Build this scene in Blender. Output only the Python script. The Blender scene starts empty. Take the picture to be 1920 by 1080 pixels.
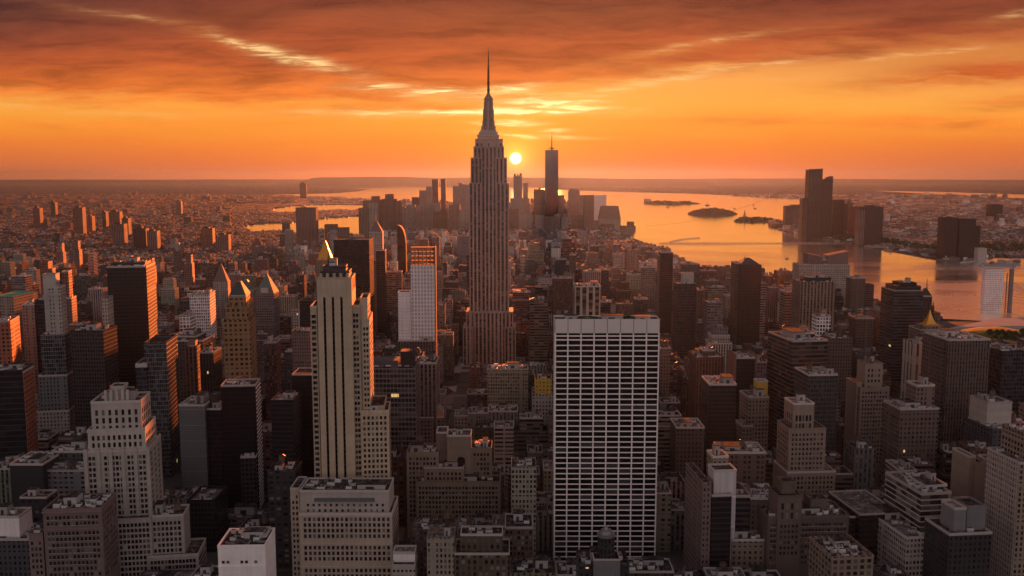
import bpy, math, random
import numpy as np
from math import radians as R, sin, cos, tan, pi
rnd = random.Random(7)
S = bpy.context.scene
COL = S.collection

# ------------------------------------------------------------------ camera, light, exposure
CAMZ = 260.0
FPX = 1740.0                      # focal length in pixels of the 1920 wide photograph
PITCH = math.atan((540 - 331) / FPX)
cam_d = bpy.data.cameras.new('camera')
cam = bpy.data.objects.new('camera', cam_d); COL.objects.link(cam)
cam.location = (0, 0, CAMZ)
cam.rotation_euler = (R(90) - PITCH, 0, 0)
cam_d.sensor_width = 36.0; cam_d.lens = 36.0 * FPX / 1920
cam_d.clip_start = 1.0; cam_d.clip_end = 300000
S.camera = cam
S.view_settings.view_transform = 'Standard'
S.view_settings.look = 'None'
S.view_settings.exposure = 2.2
S.view_settings.gamma = 1.0
S.render.engine = 'CYCLES'
S.cycles.max_bounces = 6
S.cycles.diffuse_bounces = 3
S.cycles.glossy_bounces = 3
S.cycles.transmission_bounces = 2
S.cycles.volume_bounces = 1
S.cycles.sample_clamp_indirect = 4.0
S.cycles.use_denoising = True

def UV(x, y):
    """photo pixel -> (dx/dy, dz/dy) of its viewing direction in the world"""
    cx = (x - 960) / FPX; cy = (540 - y) / FPX
    k = cos(PITCH) + cy * sin(PITCH)
    return cx / k, (cy * cos(PITCH) - sin(PITCH)) / k
def proj(X, Y, Z):
    dz = Z - CAMZ
    d = Y * cos(PITCH) - dz * sin(PITCH)
    u = Y * sin(PITCH) + dz * cos(PITCH)
    return 960 + FPX * X / d, 540 - FPX * u / d
def ground(x, y, z=0.0):
    u, v = UV(x, y)
    D = (z - CAMZ) / v
    return u * D, D

SUN_AZ, SUN_EL = 2.35, 2.6         # degrees right of straight ahead, above the horizon
sun_d = bpy.data.lights.new('sun', 'SUN')
sun_d.energy = 5.0; sun_d.angle = R(0.5); sun_d.color = (1.0, 0.19, 0.036)
sun = bpy.data.objects.new('sun', sun_d); COL.objects.link(sun)
sun.rotation_euler = (R(90 - SUN_EL), 0, R(180 - SUN_AZ))
sun.location = (0, 0, 900)

# ------------------------------------------------------------------ sky (world)
W = bpy.data.worlds.new('World'); S.world = W; W.use_nodes = True
def lin(h, k=1.0):
    h = h.lstrip('#')
    o = []
    for i in (0, 2, 4):
        c = int(h[i:i + 2], 16) / 255
        o.append((c / 12.92 if c <= .04045 else ((c + .055) / 1.055) ** 2.4) * k)
    return o
class NT:
    def __init__(s, tree): s.t = tree; s.n = tree.nodes; s.l = tree.links
    def node(s, ty, **kw):
        n = s.n.new(ty)
        for k, v in kw.items(): setattr(n, k, v)
        return n
    def put(s, sock, v):
        if isinstance(v, bpy.types.NodeSocket): s.l.new(v, sock)
        elif v is not None: sock.default_value = v
    def m(s, op, a, b=None, c=None, clamp=False):
        n = s.n.new('ShaderNodeMath'); n.operation = op; n.use_clamp = clamp
        for i, v in enumerate((a, b, c)): s.put(n.inputs[i], v)
        return n.outputs[0]
    def mix(s, f, a, b, mode='MIX'):
        n = s.n.new('ShaderNodeMix'); n.data_type = 'RGBA'; n.blend_type = mode
        s.put(n.inputs[0], f)
        for i, v in ((6, a), (7, b)):
            if isinstance(v, (list, tuple)): v = (*v[:3], 1)
            s.put(n.inputs[i], v)
        return n.outputs[2]
    def sstep(s, x, lo, hi):
        n = s.n.new('ShaderNodeMapRange'); n.interpolation_type = 'SMOOTHSTEP'
        s.put(n.inputs[0], x); s.put(n.inputs[1], lo); s.put(n.inputs[2], hi)
        return n.outputs[0]
    def ramp(s, f, stops):
        n = s.n.new('ShaderNodeValToRGB'); s.put(n.inputs[0], f)
        e = n.color_ramp.elements
        while len(e) < len(stops): e.new(1)
        for i, (p, c) in enumerate(stops):
            e[i].position = p; e[i].color = (*c, 1) if len(c) == 3 else c
        return n.outputs[0]
    def noise(s, vec, scale, detail=4, rough=.55, dist=0, dim='3D'):
        n = s.n.new('ShaderNodeTexNoise'); n.noise_dimensions = dim
        s.put(n.inputs['Vector'], vec); n.inputs['Scale'].default_value = scale
        n.inputs['Detail'].default_value = detail; n.inputs['Roughness'].default_value = rough
        n.inputs['Distortion'].default_value = dist
        return n.outputs[0]
    def vec(s, x, y, z=0.0):
        n = s.n.new('ShaderNodeCombineXYZ')
        for i, v in enumerate((x, y, z)): s.put(n.inputs[i], v)
        return n.outputs[0]

def build_sky():
    t = NT(W.node_tree)
    t.n.clear()
    out = t.node('ShaderNodeOutputWorld')
    E = 2.0 ** -S.view_settings.exposure
    tc = t.node('ShaderNodeTexCoord')
    sp = t.node('ShaderNodeSeparateXYZ'); t.l.new(tc.outputs['Generated'], sp.inputs[0])
    dx, dy, dz = sp.outputs
    dyc = t.m('MAXIMUM', dy, 0.12)
    U0 = t.m('DIVIDE', dx, dyc); V0 = t.m('MAXIMUM', t.m('DIVIDE', dz, dyc), -0.05)
    # slow warp so that nothing follows a straight line
    wv = t.vec(t.m('MULTIPLY', U0, 3.5), t.m('MULTIPLY', V0, 14.0))
    w1 = t.m('SUBTRACT', t.noise(wv, 1.3, 4, .6), .5)
    w2 = t.m('SUBTRACT', t.noise(t.vec(t.m('MULTIPLY', U0, 9.0), t.m('MULTIPLY', V0, 60.0), 4.0), 1.0, 5, .62), .5)
    U = t.m('ADD', U0, t.m('MULTIPLY', w1, .06))
    V = t.m('ADD', t.m('ADD', V0, t.m('MULTIPLY', w1, .022)), t.m('MULTIPLY', w2, .012))
    VV = t.m('MULTIPLY', V, 4.0)         # 0..1 for 0..0.25
    def vy(y): return max(0.0, min(1.0, UV(960, y)[1] * 4))
    clear = t.ramp(VV, [(0, lin('f0743a', 1.35)), (vy(324), lin('f2753a', 1.25)), (vy(318), lin('f4763a')), (vy(305), lin('f8782f')), (vy(270), lin('fd8a2c')), (vy(235), lin('ff9c35')),
                        (vy(195), lin('feac46')), (vy(150), lin('f9a852')), (vy(90), lin('d57c3e')), (vy(20), lin('9c5234')), (1, lin('6a4238'))])
    # grey-pink towards both edges near the horizon
    side = t.sstep(t.m('ABSOLUTE', U0), .12, .62)
    clear = t.mix(t.m('MULTIPLY', side, t.m('SUBTRACT', 1.0, t.sstep(V0, .0, .06))), clear, lin('dd743f'))
    cloud = t.ramp(VV, [(0, lin('ee7434')), (vy(255), lin('f27a30')), (vy(210), lin('ec7e30')), (vy(165), lin('da702d')), (vy(120), lin('b8562b')),
                        (vy(70), lin('9e482a')), (vy(25), lin('84402a')), (vy(-5), lin('733428')), (1, lin('8a4c38'))])
    left = t.m('MULTIPLY', t.sstep(t.m('MULTIPLY', U0, -1.0), .22, .58), t.sstep(V0, .09, .19))
    cloud = t.mix(t.m('MULTIPLY', left, .9), cloud, lin('55312d'))
    cvar = t.noise(t.vec(t.m('MULTIPLY', U, 6.5), t.m('MULTIPLY', V, 52.0), 9.0), 1.0, 9, .66, .35)
    cloud = t.mix(t.sstep(cvar, .38, .72), cloud, t.mix(1.0, cloud, (1.5, 1.5, 1.3), 'MULTIPLY'))
    cloud = t.mix(t.sstep(cvar, .52, .25), cloud, t.mix(1.0, cloud, (.66, .63, .68), 'MULTIPLY'))
    # lower edge of the cloud deck, as a curve over U
    pts = [(-200, 172), (0, 182), (200, 198), (400, 212), (600, 215), (800, 206), (960, 190), (1100, 166), (1250, 146), (1400, 124), (1550, 106), (1750, 86), (1920, 66), (2200, 40)]
    fc = t.node('ShaderNodeFloatCurve'); cu = fc.mapping.curves[0]
    us = [UV(x, 150)[0] for x, _ in pts]; vs = [UV(960, y + 4)[1] for _, y in pts]
    for k, (a, b) in enumerate(zip(us, vs)):
        px_, py_ = (a + .8) / 1.6, b * 4
        if k == 0: cu.points[0].location = (px_, py_)
        elif k == 1: cu.points[1].location = (px_, py_)
        else: cu.points.new(px_, py_)
    fc.mapping.update()
    t.put(fc.inputs['Value'], t.m('MULTIPLY_ADD', U, 1 / 1.6, .5))
    edge = t.m('MULTIPLY', fc.outputs[0], .25)
    e = t.m('SUBTRACT', V, edge)
    deck = t.sstep(t.m('ADD', e, t.m('MULTIPLY', w2, .05)), -.012, .026)
    def ell(x0, y0, x1, y1, th, use=(None, None)):
        a = UV(x0, y0); b = UV(x1, y1)
        L = math.hypot(b[0] - a[0], b[1] - a[1]); cx, cy = (a[0] + b[0]) / 2, (a[1] + b[1]) / 2
        ca, sa = (b[0] - a[0]) / L, (b[1] - a[1]) / L
        p = t.m('SUBTRACT', U, cx); q = t.m('SUBTRACT', V, cy)
        l = t.m('MULTIPLY', t.m('ADD', t.m('MULTIPLY', p, ca), t.m('MULTIPLY', q, sa)), 2 / L)
        h = t.m('MULTIPLY', t.m('SUBTRACT', t.m('MULTIPLY', q, ca), t.m('MULTIPLY', p, sa)), FPX / th)
        r2 = t.m('ADD', t.m('MULTIPLY', l, l), t.m('MULTIPLY', h, h))
        return t.m('EXPONENT', t.m('MULTIPLY', r2, -1.0))
    def total(items):
        s_ = None
        for it in items:
            e_ = t.m('MULTIPLY', ell(*it[:5]), it[5])
            s_ = e_ if s_ is None else t.m('ADD', s_, e_)
        return s_
    darkb = total([(1540, 166, 2050, 116, 20, .85), (1720, 130, 2100, 150, 22, .5), (1790, 194, 2050, 188, 15, .9), (1280, 227, 1900, 224, 8, .85), (1560, 236, 2050, 238, 8, .6),
                   (0, 236, 300, 240, 10, .35), (150, 225, 560, 232, 9, .35), (1180, 265, 1420, 262, 3, .4), (900, 235, 1060, 230, 5, .3), (0, 262, 420, 270, 6, .25)])
    dn = t.sstep(t.noise(t.vec(t.m('MULTIPLY', U, 12.0), t.m('MULTIPLY', V, 110.0), 2.0), 1.0, 5, .6), .3, .6)
    darkm = t.m('MULTIPLY', t.m('MULTIPLY_ADD', dn, .5, .5), darkb, clamp=True)
    cover = t.m('MAXIMUM', deck, darkm)
    # thin open places in the deck
    open_ = total([(1130, 118, 1500, 44, 11, .75), (1240, 130, 1420, 112, 9, .5), (60, 2, 330, 38, 10, .5), (1830, 44, 1990, 16, 12, .75), (1480, 60, 1700, 22, 8, .4), (250, 24, 520, 88, 12, .35)])
    fine = t.noise(t.vec(t.m('MULTIPLY', U0, 22.0), t.m('MULTIPLY', V0, 210.0), 7.0), 1.0, 6, .66, .6)
    on = t.sstep(fine, .36, .62)
    cover = t.m('SUBTRACT', cover, t.m('MULTIPLY', t.m('MULTIPLY', open_, t.m('MULTIPLY_ADD', on, .6, .4)), 1.0), clamp=True)
    col = t.mix(cover, clear, cloud)
    # lit rims and streaks
    br = total([(415, 66, 520, 100, 9, .75), (500, 92, 650, 132, 9, .8), (470, 84, 600, 122, 14, .35),
                (630, 162, 800, 172, 7, .75), (760, 178, 900, 176, 8, .8), (560, 214, 960, 212, 6, .6), (760, 210, 1120, 206, 5, .8),
                (920, 168, 1010, 162, 7, .9), (950, 190, 1110, 186, 9, .9), (1000, 196, 1130, 200, 8, .5), (930, 208, 1060, 209, 4, .9), (900, 232, 1010, 231, 4, .8), (1010, 243, 1070, 243, 3, .6),
                (900, 252, 1090, 258, 4, .5), (1120, 172, 1330, 138, 7, .5), (1300, 132, 1560, 104, 6, .4), (1600, 112, 1860, 92, 5, .35), (1230, 96, 1440, 60, 5, .30), (1870, 34, 1960, 20, 6, .5), (150, 16, 330, 40, 6, .25), (0, 196, 60, 200, 5, .3), (150, 210, 330, 216, 5, .3)])
    brn = t.sstep(fine, .40, .66)
    br = t.m('MULTIPLY', t.m('MULTIPLY', br, 1.35), t.m('MULTIPLY_ADD', brn, .85, .15), clamp=True)
    bcol = t.mix(t.sstep(t.m('ABSOLUTE', t.m('SUBTRACT', U0, UV(967, 200)[0])), .02, .25), (1.5, 1.15, .50), (1.05, .66, .26))
    col = t.mix(br, col, bcol)
    # the sun itself and the glow of the air round it
    su, sv = UV(967, 297)
    ln = math.sqrt(su * su + 1 + sv * sv)
    sd = t.vec(su / ln, 1 / ln, sv / ln)
    vd = t.node('ShaderNodeVectorMath', operation='DOT_PRODUCT'); t.l.new(tc.outputs['Generated'], vd.inputs[0]); t.l.new(sd, vd.inputs[1])
    ang = t.m('ARCCOSINE', t.m('MINIMUM', vd.outputs['Value'], 1.0))
    deg = t.m('MULTIPLY', ang, 180 / pi)
    g1 = t.m('EXPONENT', t.m('MULTIPLY', deg, -1 / .55))
    g2 = t.m('EXPONENT', t.m('MULTIPLY', deg, -1 / 2.4))
    g3 = t.m('EXPONENT', t.m('MULTIPLY', deg, -1 / 9.0))
    def addc(c, f, k): return t.mix(1.0, c, t.mix(f, (0, 0, 0), k), 'ADD')
    dim = t.m('MULTIPLY_ADD', cover, -.8, 1.0); col = addc(col, t.m('MULTIPLY', g3, dim), (.14, .035, .0)); col = addc(col, t.m('MULTIPLY', g2, dim), (.42, .21, .01)); col = addc(col, g1, (1.5, .85, .16))
    disc = t.sstep(deg, .39, .24)
    col = t.mix(disc, col, (6.0, 5.0, 2.6))
    # sky behind the viewer: dusk
    back = t.ramp(t.m('MULTIPLY_ADD', dz, .5, .5), [(0, (.03, .024, .026)), (.5, (.66, .55, .535)), (.62, (.70, .595, .585)), (.8, (.34, .29, .31)), (1, (.12, .10, .12))])
    f = t.sstep(dy, -.1, .45)
    high = t.sstep(dz, .36, .85)
    col = t.mix(t.m('MULTIPLY', f, t.m('SUBTRACT', 1.0, high)), back, col)
    bg = t.node('ShaderNodeBackground'); t.l.new(col, bg.inputs[0]); bg.inputs[1].default_value = E
    sky = t.node('ShaderNodeTexSky', sky_type='NISHITA'); sky.sun_disc = False
    sky.sun_elevation = R(SUN_EL); sky.sun_rotation = R(SUN_AZ); sky.dust_density = 4.0; sky.altitude = 200
    bg2 = t.node('ShaderNodeBackground'); t.l.new(sky.outputs[0], bg2.inputs[0]); bg2.inputs[1].default_value = 0.05
    ad = t.node('ShaderNodeMixShader'); ad.inputs[0].default_value = .006
    t.l.new(bg.outputs[0], ad.inputs[1]); t.l.new(bg2.outputs[0], ad.inputs[2])
    t.l.new(ad.outputs[0], out.inputs[0])
build_sky()

# ------------------------------------------------------------------ materials
MATS = {}
def newmat(name):
    m = bpy.data.materials.new(name); m.use_nodes = True
    t = NT(m.node_tree); b = t.n['Principled BSDF']
    return m, t, b
def plain(name, rgb, rough=.8, metal=0.0, var=.25, scale=.6, spec=.4):
    if name in MATS: return MATS[name]
    m, t, b = newmat(name)
    tc = t.node('ShaderNodeTexCoord')
    n = t.noise(tc.outputs['Object'], scale, 5, .65)
    oi = t.node('ShaderNodeObjectInfo')
    k = t.m('MULTIPLY_ADD', n, var * 2, 1 - var)
    k = t.m('MULTIPLY', k, t.m('MULTIPLY_ADD', oi.outputs['Random'], .4, .8))
    t.l.new(t.mix(1.0, rgb, t.vec(k, k, k), 'MULTIPLY'), b.inputs['Base Color'])
    b.inputs['Roughness'].default_value = rough; b.inputs['Metallic'].default_value = metal
    b.inputs['Specular IOR Level'].default_value = spec
    MATS[name] = m
    return m
WALLS = {'stone': (.36, .315, .285), 'beige': (.40, .305, .215), 'tan': (.215, .162, .128), 'brick': (.17, .08, .058), 'redbrick': (.30, .10, .06),
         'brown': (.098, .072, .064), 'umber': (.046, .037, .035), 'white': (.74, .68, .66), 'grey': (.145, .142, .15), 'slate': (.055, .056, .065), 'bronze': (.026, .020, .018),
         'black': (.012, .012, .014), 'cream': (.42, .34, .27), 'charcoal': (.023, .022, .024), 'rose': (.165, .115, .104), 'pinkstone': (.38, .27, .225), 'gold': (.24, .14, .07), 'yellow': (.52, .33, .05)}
def facade(wall, style='punch', bay=3.2, floor=3.7, wf=.5, hf=.55, glass=(.012, .012, .015), lit=.0007, tint=False, sp=None):
    key = ('facade', wall, style, bay, floor, wf, hf, glass, lit, tint, sp)
    if key in MATS: return MATS[key]
    m, t, b = newmat('facade ' + wall + ' ' + style)
    uvn = t.node('ShaderNodeUVMap'); uvn.uv_map = 'uv'
    s_ = t.node('ShaderNodeSeparateXYZ'); t.l.new(uvn.outputs[0], s_.inputs[0])
    tc = t.node('ShaderNodeTexCoord'); oi = t.node('ShaderNodeObjectInfo')
    u = t.m('DIVIDE', s_.outputs[0], bay); v = t.m('DIVIDE', s_.outputs[1], floor)
    fu = t.m('ABSOLUTE', t.m('SUBTRACT', t.m('FRACT', u), .5)); fv = t.m('ABSOLUTE', t.m('SUBTRACT', t.m('FRACT', v), .5))
    mu = t.m('LESS_THAN', fu, wf / 2); mv = t.m('LESS_THAN', fv, hf / 2)
    if style == 'bands': mask = mv
    elif style == 'blank': mask = t.m('MULTIPLY', mv, 0.0)
    else: mask = t.m('MULTIPLY', mu, mv)
    if style in ('punch', 'piers'):
        # storeys fall into groups with their own window width, parted by string courses; a few bays stay blank
        zf = t.m('DIVIDE', v, 7.0)
        wz = t.node('ShaderNodeTexWhiteNoise', noise_dimensions='2D'); t.l.new(t.vec(t.m('FLOOR', zf), t.m('MULTIPLY', oi.outputs['Random'], 53.0)), wz.inputs['Vector'])
        mu = t.m('LESS_THAN', fu, t.m('MULTIPLY_ADD', wz.outputs[0], wf * .2, wf * .4))
        wb = t.node('ShaderNodeTexWhiteNoise', noise_dimensions='2D'); t.l.new(t.vec(t.m('FLOOR', u), t.m('MULTIPLY_ADD', oi.outputs['Random'], 31.0, 5.0)), wb.inputs['Vector'])
        keep = t.m('MULTIPLY', t.m('GREATER_THAN', t.m('FRACT', zf), .07), t.m('LESS_THAN', wb.outputs[0], .93))
        if style == 'piers': keep = t.m('GREATER_THAN', t.m('FRACT', t.m('DIVIDE', v, 19.0)), .03)
        mask = t.m('MULTIPLY', t.m('MULTIPLY', mu, mv), keep)
    wn = t.node('ShaderNodeTexWhiteNoise')
    ub = t.m('FLOOR', u if style != 'bands' else t.m('DIVIDE', s_.outputs[0], 6.0))
    t.l.new(t.vec(ub, t.m('FLOOR', v), t.m('MULTIPLY', oi.outputs['Random'], 91.0)), wn.inputs['Vector'])
    r = wn.outputs[0]
    # every few storeys or bays differ a little: setbacks of tone between floors
    wn2 = t.node('ShaderNodeTexWhiteNoise', noise_dimensions='1D'); t.put(wn2.inputs['W'], t.m('FLOOR', v))
    wall_c = WALLS[wall]
    if tint:
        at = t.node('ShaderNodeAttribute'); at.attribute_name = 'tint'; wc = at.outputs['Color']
    else: wc = wall_c
    n1 = t.noise(tc.outputs['Object'], .035, 3, .6); n2 = t.noise(tc.outputs['Object'], .55, 4, .7)
    mp = t.node('ShaderNodeMapping'); mp.inputs['Scale'].default_value = (.5, .5, .03); t.l.new(tc.outputs['Object'], mp.inputs[0])
    n3 = t.noise(mp.outputs[0], 1.0, 3, .6)
    k = t.m('ADD', t.m('ADD', t.m('MULTIPLY', n1, .5), t.m('MULTIPLY', n2, .3)), t.m('MULTIPLY', n3, .5))
    k = t.m('ADD', t.m('MULTIPLY_ADD', k, 1.0, .32), t.m('MULTIPLY', wn2.outputs[0], .10))
    if not tint: k = t.m('MULTIPLY', k, t.m('MULTIPLY_ADD', oi.outputs['Random'], .24, .88))
    wcol = t.mix(1.0, wc, t.vec(k, k, k), 'MULTIPLY')
    if style == 'piers':
        spc = sp or tuple(c * .38 for c in wall_c)
        wcol = t.mix(mu, wcol, spc)
    gl = t.mix(t.m('POWER', r, 3.0), glass, tuple(min(.5, c * .55 + .03) for c in wall_c) if wall_c[0] > .1 else tuple(c * .8 + .008 for c in wall_c))
    t.l.new(t.mix(mask, wcol, gl), b.inputs['Base Color'])
    t.l.new(t.m('MULTIPLY_ADD', mask, -.66, .82), b.inputs['Roughness'])
    b.inputs['Specular IOR Level'].default_value = .45
    if lit:
        on = t.m('MULTIPLY', mask, t.m('GREATER_THAN', t.m('FRACT', t.m('MULTIPLY', r, 57.3)), 1 - lit))
        b.inputs['Emission Color'].default_value = (1, .62, .25, 1)
        t.l.new(t.m('MULTIPLY', on, .16), b.inputs['Emission Strength'])
    MATS[key] = m
    return m
def roof_mat(name, a, bcol):
    if name in MATS: return MATS[name]
    m, t, b = newmat(name)
    tc = t.node('ShaderNodeTexCoord'); oi = t.node('ShaderNodeObjectInfo')
    vo = t.node('ShaderNodeTexVoronoi'); vo.inputs['Scale'].default_value = .16; t.l.new(tc.outputs['Object'], vo.inputs['Vector'])
    n = t.noise(tc.outputs['Object'], .38, 7, .85)
    f = t.m('ADD', t.m('MULTIPLY', n, .9), t.m('MULTIPLY', t.m('SUBTRACT', vo.outputs['Distance'], .5), .12))
    c = t.mix(t.sstep(f, .42, .62), a, bcol)
    c = t.mix(1.0, c, t.mix(oi.outputs['Random'], (.7, .7, .72), (1.35, 1.3, 1.25)), 'MULTIPLY')
    t.l.new(c, b.inputs['Base Color']); b.inputs['Roughness'].default_value = .9; b.inputs['Specular IOR Level'].default_value = .05
    MATS[name] = m
    return m
ROOF = roof_mat('tar and gravel roof', (.02, .018, .018), (.24, .22, .21))
ROOFL = roof_mat('pale membrane roof', (.08, .074, .072), (.46, .43, .41))
ROOFS = [ROOF, ROOF, ROOF, ROOFL]
GLASS = plain('dark window glass', (.014, .014, .018), .12, 0, .2, .3, .5)
# a few panes carry pale blinds
def glass_varied():
    m, t, b = newmat('window glass with blinds')
    oi = t.node('ShaderNodeObjectInfo')
    p = t.m('POWER', oi.outputs['Random'], 6.0)
    t.l.new(t.mix(p, (.012, .012, .015), (.17, .15, .13)), b.inputs['Base Color'])
    b.inputs['Roughness'].default_value = .14
    return m
GLASSV = glass_varied()
BLIND = plain('window with pale blind', (.14, .12, .105), .5, 0, .3, 2.0)
GLINT = plain('grey window glass', (.045, .042, .045), .1, 0, .3, 2.0, .8)
METAL = plain('grey steel', (.24, .23, .23), .45, .6)
DARKM = plain('dark steel', (.05, .045, .045), .5, .4)
PALE = plain('pale painted metal', (.50, .48, .47), .6, .1, .3)
WOOD = plain('tank timber', (.12, .075, .05), .9)
GOLD = plain('gilded tile', (.62, .30, .05), .42, .6, .3, .4)
TEAL = plain('teal roof sheet', (.04, .26, .17), .7)
COPPER = plain('green copper', (.045, .065, .055), .8, .0)
LEAF = plain('dark foliage', (.035, .06, .02), .9, 0, .5, .5)
CAP = plain('parapet coping', (.40, .35, .32), .85)  # pale colour paints highlight outlines along roof and ledge edges
CONC = plain('concrete', (.33, .31, .30), .85)

# ------------------------------------------------------------------ mesh helpers
class MB:
    """collects quads; build() links them as one mesh object"""
    def __init__(s): s.v = []; s.f = []; s.uv = []; s.mi = []; s.tint = []; s.tn = (1, 1, 1)
    def face(s, pts, uvs=None, mi=0):
        b = len(s.v); s.v += pts; s.f.append(tuple(range(b, b + len(pts))))
        s.uv += uvs if uvs else [(0, 0)] * len(pts); s.mi.append(mi); s.tint.append(s.tn)
    def box(s, x0, x1, y0, y1, z0, z1, side=0, top=None, bottom=False, rot=None, uo=0.0):
        top = side if top is None else top
        c = [(x0, y0), (x1, y0), (x1, y1), (x0, y1)]
        if rot:
            (ox, oy, a) = rot
            c = [(ox + x * cos(a) - y * sin(a), oy + x * sin(a) + y * cos(a)) for x, y in c]
        u = uo
        for i in range(4):
            p, q = c[i], c[(i + 1) % 4]
            L = math.hypot(q[0] - p[0], q[1] - p[1])
            s.face([(*p, z0), (*q, z0), (*q, z1), (*p, z1)], [(u, z0), (u + L, z0), (u + L, z1), (u, z1)], side)
            u += L
        if top >= 0: s.face([(*p, z1) for p in c], [(p[0], p[1]) for p in c], top)
        if bottom: s.face([(*p, z0) for p in reversed(c)], None, side)
    def prism(s, base, z0, z1, side=0, top=0, s1=1.0, ctr=None, cap=True):
        """polygon base [(x,y)] extruded; s1 scales the upper ring about ctr"""
        n = len(base)
        if ctr is None: ctr = (sum(p[0] for p in base) / n, sum(p[1] for p in base) / n)
        up = [(ctr[0] + (p[0] - ctr[0]) * s1, ctr[1] + (p[1] - ctr[1]) * s1) for p in base]
        u = 0
        for i in range(n):
            j = (i + 1) % n
            L = math.hypot(base[j][0] - base[i][0], base[j][1] - base[i][1])
            s.face([(*base[i], z0), (*base[j], z0), (*up[j], z1), (*up[i], z1)], [(u, z0), (u + L, z0), (u + L, z1), (u, z1)], side)
            u += L
        if cap and s1 > 0: s.face([(*p, z1) for p in up], None, top)
    def cyl(s, x, y, r, z0, z1, n=12, side=0, top=0, s1=1.0):
        s.prism([(x + r * cos(2 * pi * k / n), y + r * sin(2 * pi * k / n)) for k in range(n)], z0, z1, side, top, s1, (x, y))
    def pyramid(s, x0, x1, y0, y1, z0, z1, mi=0, k=0.0):
        s.prism([(x0, y0), (x1, y0), (x1, y1), (x0, y1)], z0, z1, mi, mi, max(k, .001))
    def tube(s, p, q, r, n=6, mi=0):
        p = np.array(p, float); q = np.array(q, float); d = q - p; d /= np.linalg.norm(d)
        a = np.cross(d, (0, 0, 1) if abs(d[2]) < .9 else (1, 0, 0)); a /= np.linalg.norm(a); b = np.cross(d, a)
        for k in range(n):
            t0, t1 = 2 * pi * k / n, 2 * pi * (k + 1) / n
            e0 = (a * cos(t0) + b * sin(t0)) * r; e1 = (a * cos(t1) + b * sin(t1)) * r
            s.face([tuple(p + e0), tuple(q + e0), tuple(q + e1), tuple(p + e1)], None, mi)
    def mesh(s, name, mats):
        me = bpy.data.meshes.new(name)
        me.from_pydata(s.v, [], s.f)
        for m in (mats if isinstance(mats, (list, tuple)) else [mats]): me.materials.append(m)
        me.polygons.foreach_set('material_index', s.mi)
        ul = me.uv_layers.new(name='uv'); ul.data.foreach_set('uv', np.array(s.uv, 'f').ravel())
        if any(t != (1, 1, 1) for t in s.tint):
            ca = me.color_attributes.new('tint', 'FLOAT_COLOR', 'CORNER')
            arr = np.repeat(np.array([(*t, 1) for t in s.tint], 'f'), [len(f) for f in s.f], axis=0)
            ca.data.foreach_set('color', arr.ravel())
        me.update()
        return me
    def build(s, name, mats, parent=None, loc=(0, 0, 0), kind=None):
        o = bpy.data.objects.new(name, s.mesh(name, mats)); COL.objects.link(o)
        o.location = loc
        if parent is not None: o.parent = parent
        if kind: o['kind'] = kind
        return o
def tag(o, label, cat, group=None, kind=None):
    o['label'] = label; o['category'] = cat
    if group: o['group'] = group
    if kind: o['kind'] = kind
    return o
def empty(name, loc, rz=0.0):
    o = bpy.data.objects.new(name, None); COL.objects.link(o)
    o.location = loc; o.rotation_euler = (0, 0, rz); o.empty_display_size = 5
    return o
def link(name, me, parent, loc, scale=(1, 1, 1), rz=0.0):
    o = bpy.data.objects.new(name, me); COL.objects.link(o)
    o.parent = parent; o.location = loc; o.scale = scale; o.rotation_euler = (0, 0, rz)
    return o

# shared rooftop pieces (unit sizes, placed and scaled per roof)
def _shed():
    b = MB(); b.box(-.5, .5, -.5, .5, 0, 1, 0, 1); b.box(-.54, .54, -.54, .54, 1, 1.06, 1, 1, True); b.box(-.2, .1, -.506, -.5, 0, .6, 2)
    return b.mesh('roof_shed', [CONC, ROOF, DARKM])
def _tank():
    b = MB()
    for sx in (-1, 1):
        for sy in (-1, 1): b.box(sx * 1.2 - .12, sx * 1.2 + .12, sy * 1.2 - .12, sy * 1.2 + .12, 0, 2.4, 1)
    b.cyl(0, 0, 1.9, 2.4, 6.0, 12, 0, 0); b.cyl(0, 0, 2.1, 6.0, 7.5, 12, 1, 1, .04)
    return b.mesh('water_tank', [WOOD, DARKM])
def _unit():
    b = MB(); b.box(-.5, .5, -.5, .5, 0, .8, 0, 0)
    b.cyl(-.22, 0, .2, .8, 1.0, 8, 1, 1); b.cyl(.22, 0, .2, .8, 1.0, 8, 1, 1)
    return b.mesh('cooling_unit', [PALE, DARKM])
def _duct():
    b = MB(); b.box(-.5, .5, -.12, .12, .12, .5, 0, 0, True); b.box(-.5, -.3, -.12, .5, .1, .52, 0, 0)
    return b.mesh('duct', [METAL])
def _mast():
    b = MB(); b.tube((0, 0, 0), (0, 0, 1), .012, 5)
    for z in (.5, .7, .85): b.tube((-.05, 0, z), (.05, 0, z), .006, 4)
    return b.mesh('antenna_mast', [DARKM])
SHED, TANK, UNIT, DUCT, MAST = _shed(), _tank(), _unit(), _duct(), _mast()
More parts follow.
